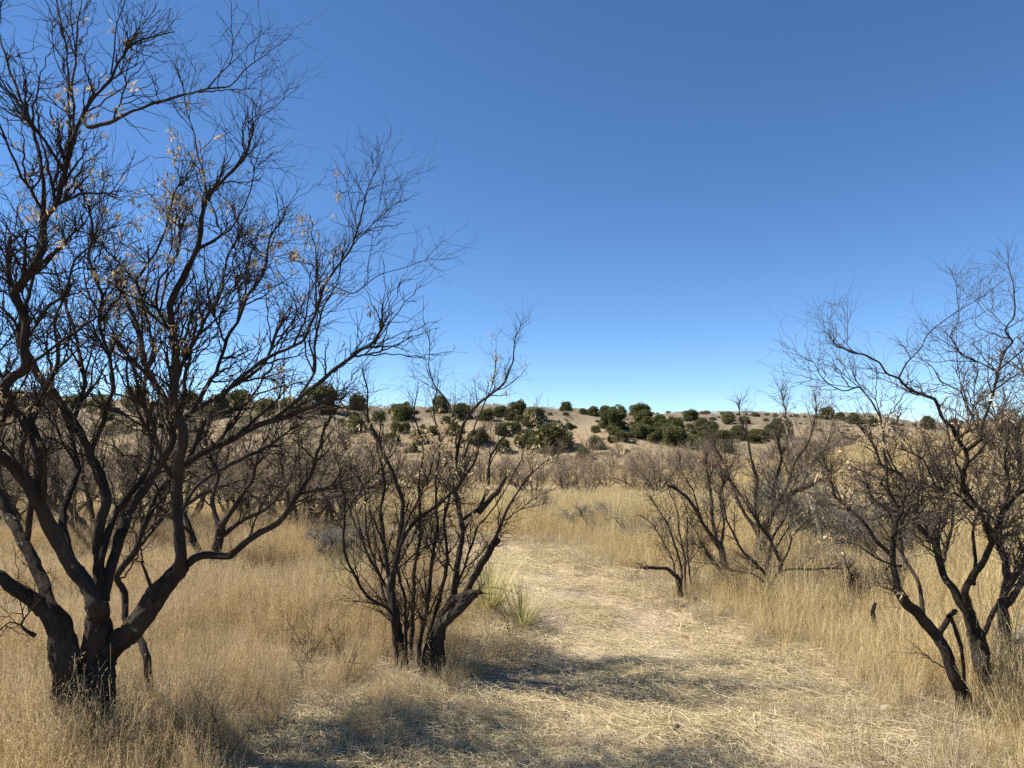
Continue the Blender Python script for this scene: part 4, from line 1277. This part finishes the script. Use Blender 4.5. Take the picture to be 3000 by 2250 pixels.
K_TAN = tufts(lambda m, r: ribbon_tuft(m, r, 36, .085, .20, .46, .36, .0016, -.02, 8, .026), 8, 'lovegrass_tuft', M_GRASS_TAN)
K_GOLD = tufts(lambda m, r: (ribbon_tuft(m, r, 26, .075, .26, .58, .30, .0023, -.03, 4, .022), ribbon_tuft(m, r, 20, .08, .12, .3, .6, .002, -.06)), 8, 'golden_tuft', M_GRASS_GOLD)
K_GREY = tufts(lambda m, r: ribbon_tuft(m, r, 50, .10, .07, .22, .8, .0015, -.05, 2, .02), 6, 'short_tuft', M_GRASS_GREY)
K_FAR = tufts(lambda m, r: (ribbon_tuft(m, r, 60, .30, .12, .32, .5, .0055, -.05, 0, K=3),), 5, 'far_tuft_golden', M_GRASS_GOLD)
K_HILL = tufts(lambda m, r: (ribbon_tuft(m, r, 46, .3, .12, .34, .7, .010, -.05, 0, K=2),), 5, 'hill_tuft', M_GRASS_GREY)


def wedge(r0, r1, dens, half=.80, back=0.0):
    n = int(dens * half * (r1 * r1 - r0 * r0))
    a = rng.uniform(-half, half, n); r = np.sqrt(rng.uniform(r0 * r0, r1 * r1, n))
    return r * np.sin(a), r * np.cos(a) + back


def put(name, coll, nvar, x, y, keep, s0, s1, tilt, label, zs=(0.85, 1.15)):
    x, y = x[keep], y[keep]
    s = s0 + (s1 - s0) * rng.random(len(x)) if np.isscalar(s0) else (s0[keep] + (s1 - s0)[keep] * rng.random(len(x)))
    z = ground(x, y)
    P = np.stack([x, y, z], -1)
    rot = np.stack([rng.normal(0, tilt, len(x)), rng.normal(0, tilt, len(x)), rng.uniform(0, 6.283, len(x))], -1)
    scl = np.stack([s, s, s * rng.uniform(zs[0], zs[1], len(x))], -1)
    return scatter(name, coll, P, rot, scl, rng.integers(0, nvar, len(x)), label)


def rightness(x, y):
    """share of golden grass: right of the trail and up the bank"""
    cx = np.interp(y, TRAIL[:, 1], TRAIL[:, 0])
    return sstep(-.6, 1.2, x - cx + .8 * fbm(x * .4, y * .4, 2, 91)) * .85 + sstep(10, 22, y) * .5


def field(x, y):
    s = trail_s(x, y)
    left = x < np.interp(y, TRAIL[:, 1], TRAIL[:, 0])
    edge = np.where(left, sstep(.92, 1.2, s), sstep(.85, 1.6, s))
    s = np.where(left, s * 1.0 + .45 * sstep(.9, 1.3, s), s)
    nz = .5 + .5 * fbm(x * .9, y * .9, 3, 95)
    return edge, nz, s


# near and middle grass
parts = {'tan': [], 'gold': [], 'short': []}
for (r0, r1, dens, sc) in ((1.2, 8, 105, 1.0), (8, 15, 62, 1.1), (15, 30, 26, 1.15)):
    x, y = wedge(r0, r1, dens)
    e, nz, s = field(x, y)
    g = np.clip(rightness(x, y), 0, .93)
    u = rng.random(len(x)); v = rng.random(len(x))
    keep = (u < e) & (nz + .5 * fbm(x * 2.6, y * 2.6, 2, 97) + .45 * rng.random(len(x)) > .5)
    gold = v < g
    szf = sc * .82 * (.42 + .58 * sstep(.95, 2.2, s)) * (.55 + .8 * nz)
    szf = szf * (1 + .35 * sstep(1.5, 2.2, x) * (1 - sstep(4.6, 5.6, y)))
    parts['tan'].append((x, y, keep & ~gold, szf)); parts['gold'].append((x, y, keep & gold, szf))
    x, y = wedge(r0, r1, dens * .5)
    e, nz, s = field(x, y)
    keep = rng.random(len(x)) < (sstep(.7, 1.1, s) * .75)
    parts['short'].append((x, y, keep, np.full(len(x), sc)))
for k, (coll, nv, lab, nm) in {'tan': (K_TAN, 8, 'fine tan lovegrass filling the field left of the trail', 'lovegrass'), 'gold': (K_GOLD, 8, 'golden dry grass right of the trail and up the bank', 'golden_grass'), 'short': (K_GREY, 6, 'short bleached grass at the foot of the taller grass', 'short_grass')}.items():
    X = np.concatenate([p[0] for p in parts[k]]); Y = np.concatenate([p[1] for p in parts[k]])
    KP = np.concatenate([p[2] for p in parts[k]]); SZ = np.concatenate([p[3] for p in parts[k]])
    o = put(nm, coll, nv, X, Y, KP, SZ * (.55 if k != 'tan' else .65), SZ * (1.12 if k != 'tan' else 1.15), .10, lab)
# far grass
x, y = wedge(28, 75, 3.6)
put('far_grass', K_FAR, 5, x, y, fbm(x * .15, y * .15, 3, 101) > -.45, .9, 1.5, .05, 'pale golden grass on the flat before the hills')
x, y = wedge(26, 85, 9)
put('slope_grass', K_FAR, 5, x, y, (x > .26 * y) & (rng.random(len(x)) < .75), .9, 1.5, .05, 'pale golden grass covering the slope behind the right edge tree')
x, y = wedge(60, 230, 1.3)
put('hill_grass', K_HILL, 5, x, y, fbm(x * .12, y * .12, 3, 103) > -.35, .6, 1.4, .05, 'sparse bleached bunch grass on the hillsides')


# flattened straw on the trail
def straw_mat_mesh(mb, r, n=84):
    c = r.uniform(-.2, .2, (n, 2))
    a = r.normal(0, .65, n) + (r.random(n) < .25) * 1.5
    L = r.uniform(.04, .21, n)
    t = np.linspace(-.5, .5, 4)
    bend = r.normal(0, .18, n)
    X = c[:, :1] + np.cos(a)[:, None] * L[:, None] * t - np.sin(a)[:, None] * (bend * L)[:, None] * (t * t * 2)
    Y = c[:, 1:] + np.sin(a)[:, None] * L[:, None] * t + np.cos(a)[:, None] * (bend * L)[:, None] * (t * t * 2)
    Z = r.uniform(.004, .022, (n, 1)) + r.normal(0, .1, (n, 1)) * L[:, None] * t + .004
    p = np.stack([X, Y, np.maximum(Z, .002)], -1)
    w = r.uniform(.0005, .0012, n)[:, None, None]
    u = np.stack([-np.sin(a), np.cos(a), r.normal(0, .5, n)], -1); u = norm(u)[:, None, :]
    v = np.stack([p - u * w, p + u * w], 2)
    b_ = np.arange(n * 8).reshape(n, 4, 2)
    q = np.stack([b_[:, :-1, 0], b_[:, :-1, 1], b_[:, 1:, 1], b_[:, 1:, 0]], -1).reshape(-1, 4)
    mb.add(v.reshape(-1, 3), q, tint=np.repeat(r.random(n), 8))


K_STRAW = tufts(lambda m, r: straw_mat_mesh(m, r), 8, 'straw_litter', M_STRAW)
x, y = wedge(1.6, 16, 95)
s = trail_s(x, y)
dn = .5 + .5 * fbm(x * 1.1, y * 1.1, 3, 111)
keep = (s < 1.9) & (rng.random(len(x)) < (1 - .5 * np.exp(-((s - .52) / .2) ** 2)) * (.28 + .85 * sstep(.35, .7, dn)) * (1 - .6 * sstep(1.2, 1.8, s)))
put('straw_litter', K_STRAW, 8, x, y, keep, .7, 1.3, .03, 'flattened pale straw strewn over the trail', (.8, 1.6))

# gravel
GMESH = []
for i in range(5):
    GMESH.append(stone_mesh('gravel', 60 + i, M_GRAVEL, 1))
K_GRAV = make_collection('gravel', GMESH)
x, y = wedge(1.8, 11, 520)
s = trail_s(x, y)
dn = .5 + .5 * fbm(x * .8 + 5, y * .8, 3, 121)
keep = (s < 1.35) & (rng.random(len(x)) < .15 + sstep(.4, .7, dn))
sz = .005 + .013 * rng.random(len(x)) ** 3 + .014 * (rng.random(len(x)) < .03)
put('gravel', K_GRAV, 5, x, y, keep, sz, sz * 1.4, .4, 'small gravel scattered on the trail')

# dark dead weed stalks standing in the grass
def weed(mb, r):
    n = 5
    az = r.uniform(0, 6.28, n)
    p, q = grow(r, np.zeros((n, 3)), norm(np.stack([np.cos(az) * .6, np.sin(az) * .6, np.ones(n)], -1)), r.uniform(.2, .5, n), np.full(n, .0028), np.full(n, .001), 6, .2, 0, .1)
    tubes(mb, p, q, 3)
    i, S, D, rr, t = spawn(r, p, q, 5, .3, .5, 1.1, .1)
    p, q = grow(r, S, D, r.uniform(.05, .18, len(S)), np.full(len(S), .0016), np.full(len(S), .0008), 3, .2)
    tubes(mb, p, q, 3)


K_WEED = tufts(weed, 5, 'dead_weed', M_TWIG)
x, y = wedge(2.5, 14, 1.6)
e, nz, s = field(x, y)
put('dead_weeds', K_WEED, 5, x, y, (e > .8) & (vnoise(x * .7, y * .7, seed=131) > .1), .6, 1.2, .25, 'thin dark dead weed stalks standing in the grass')
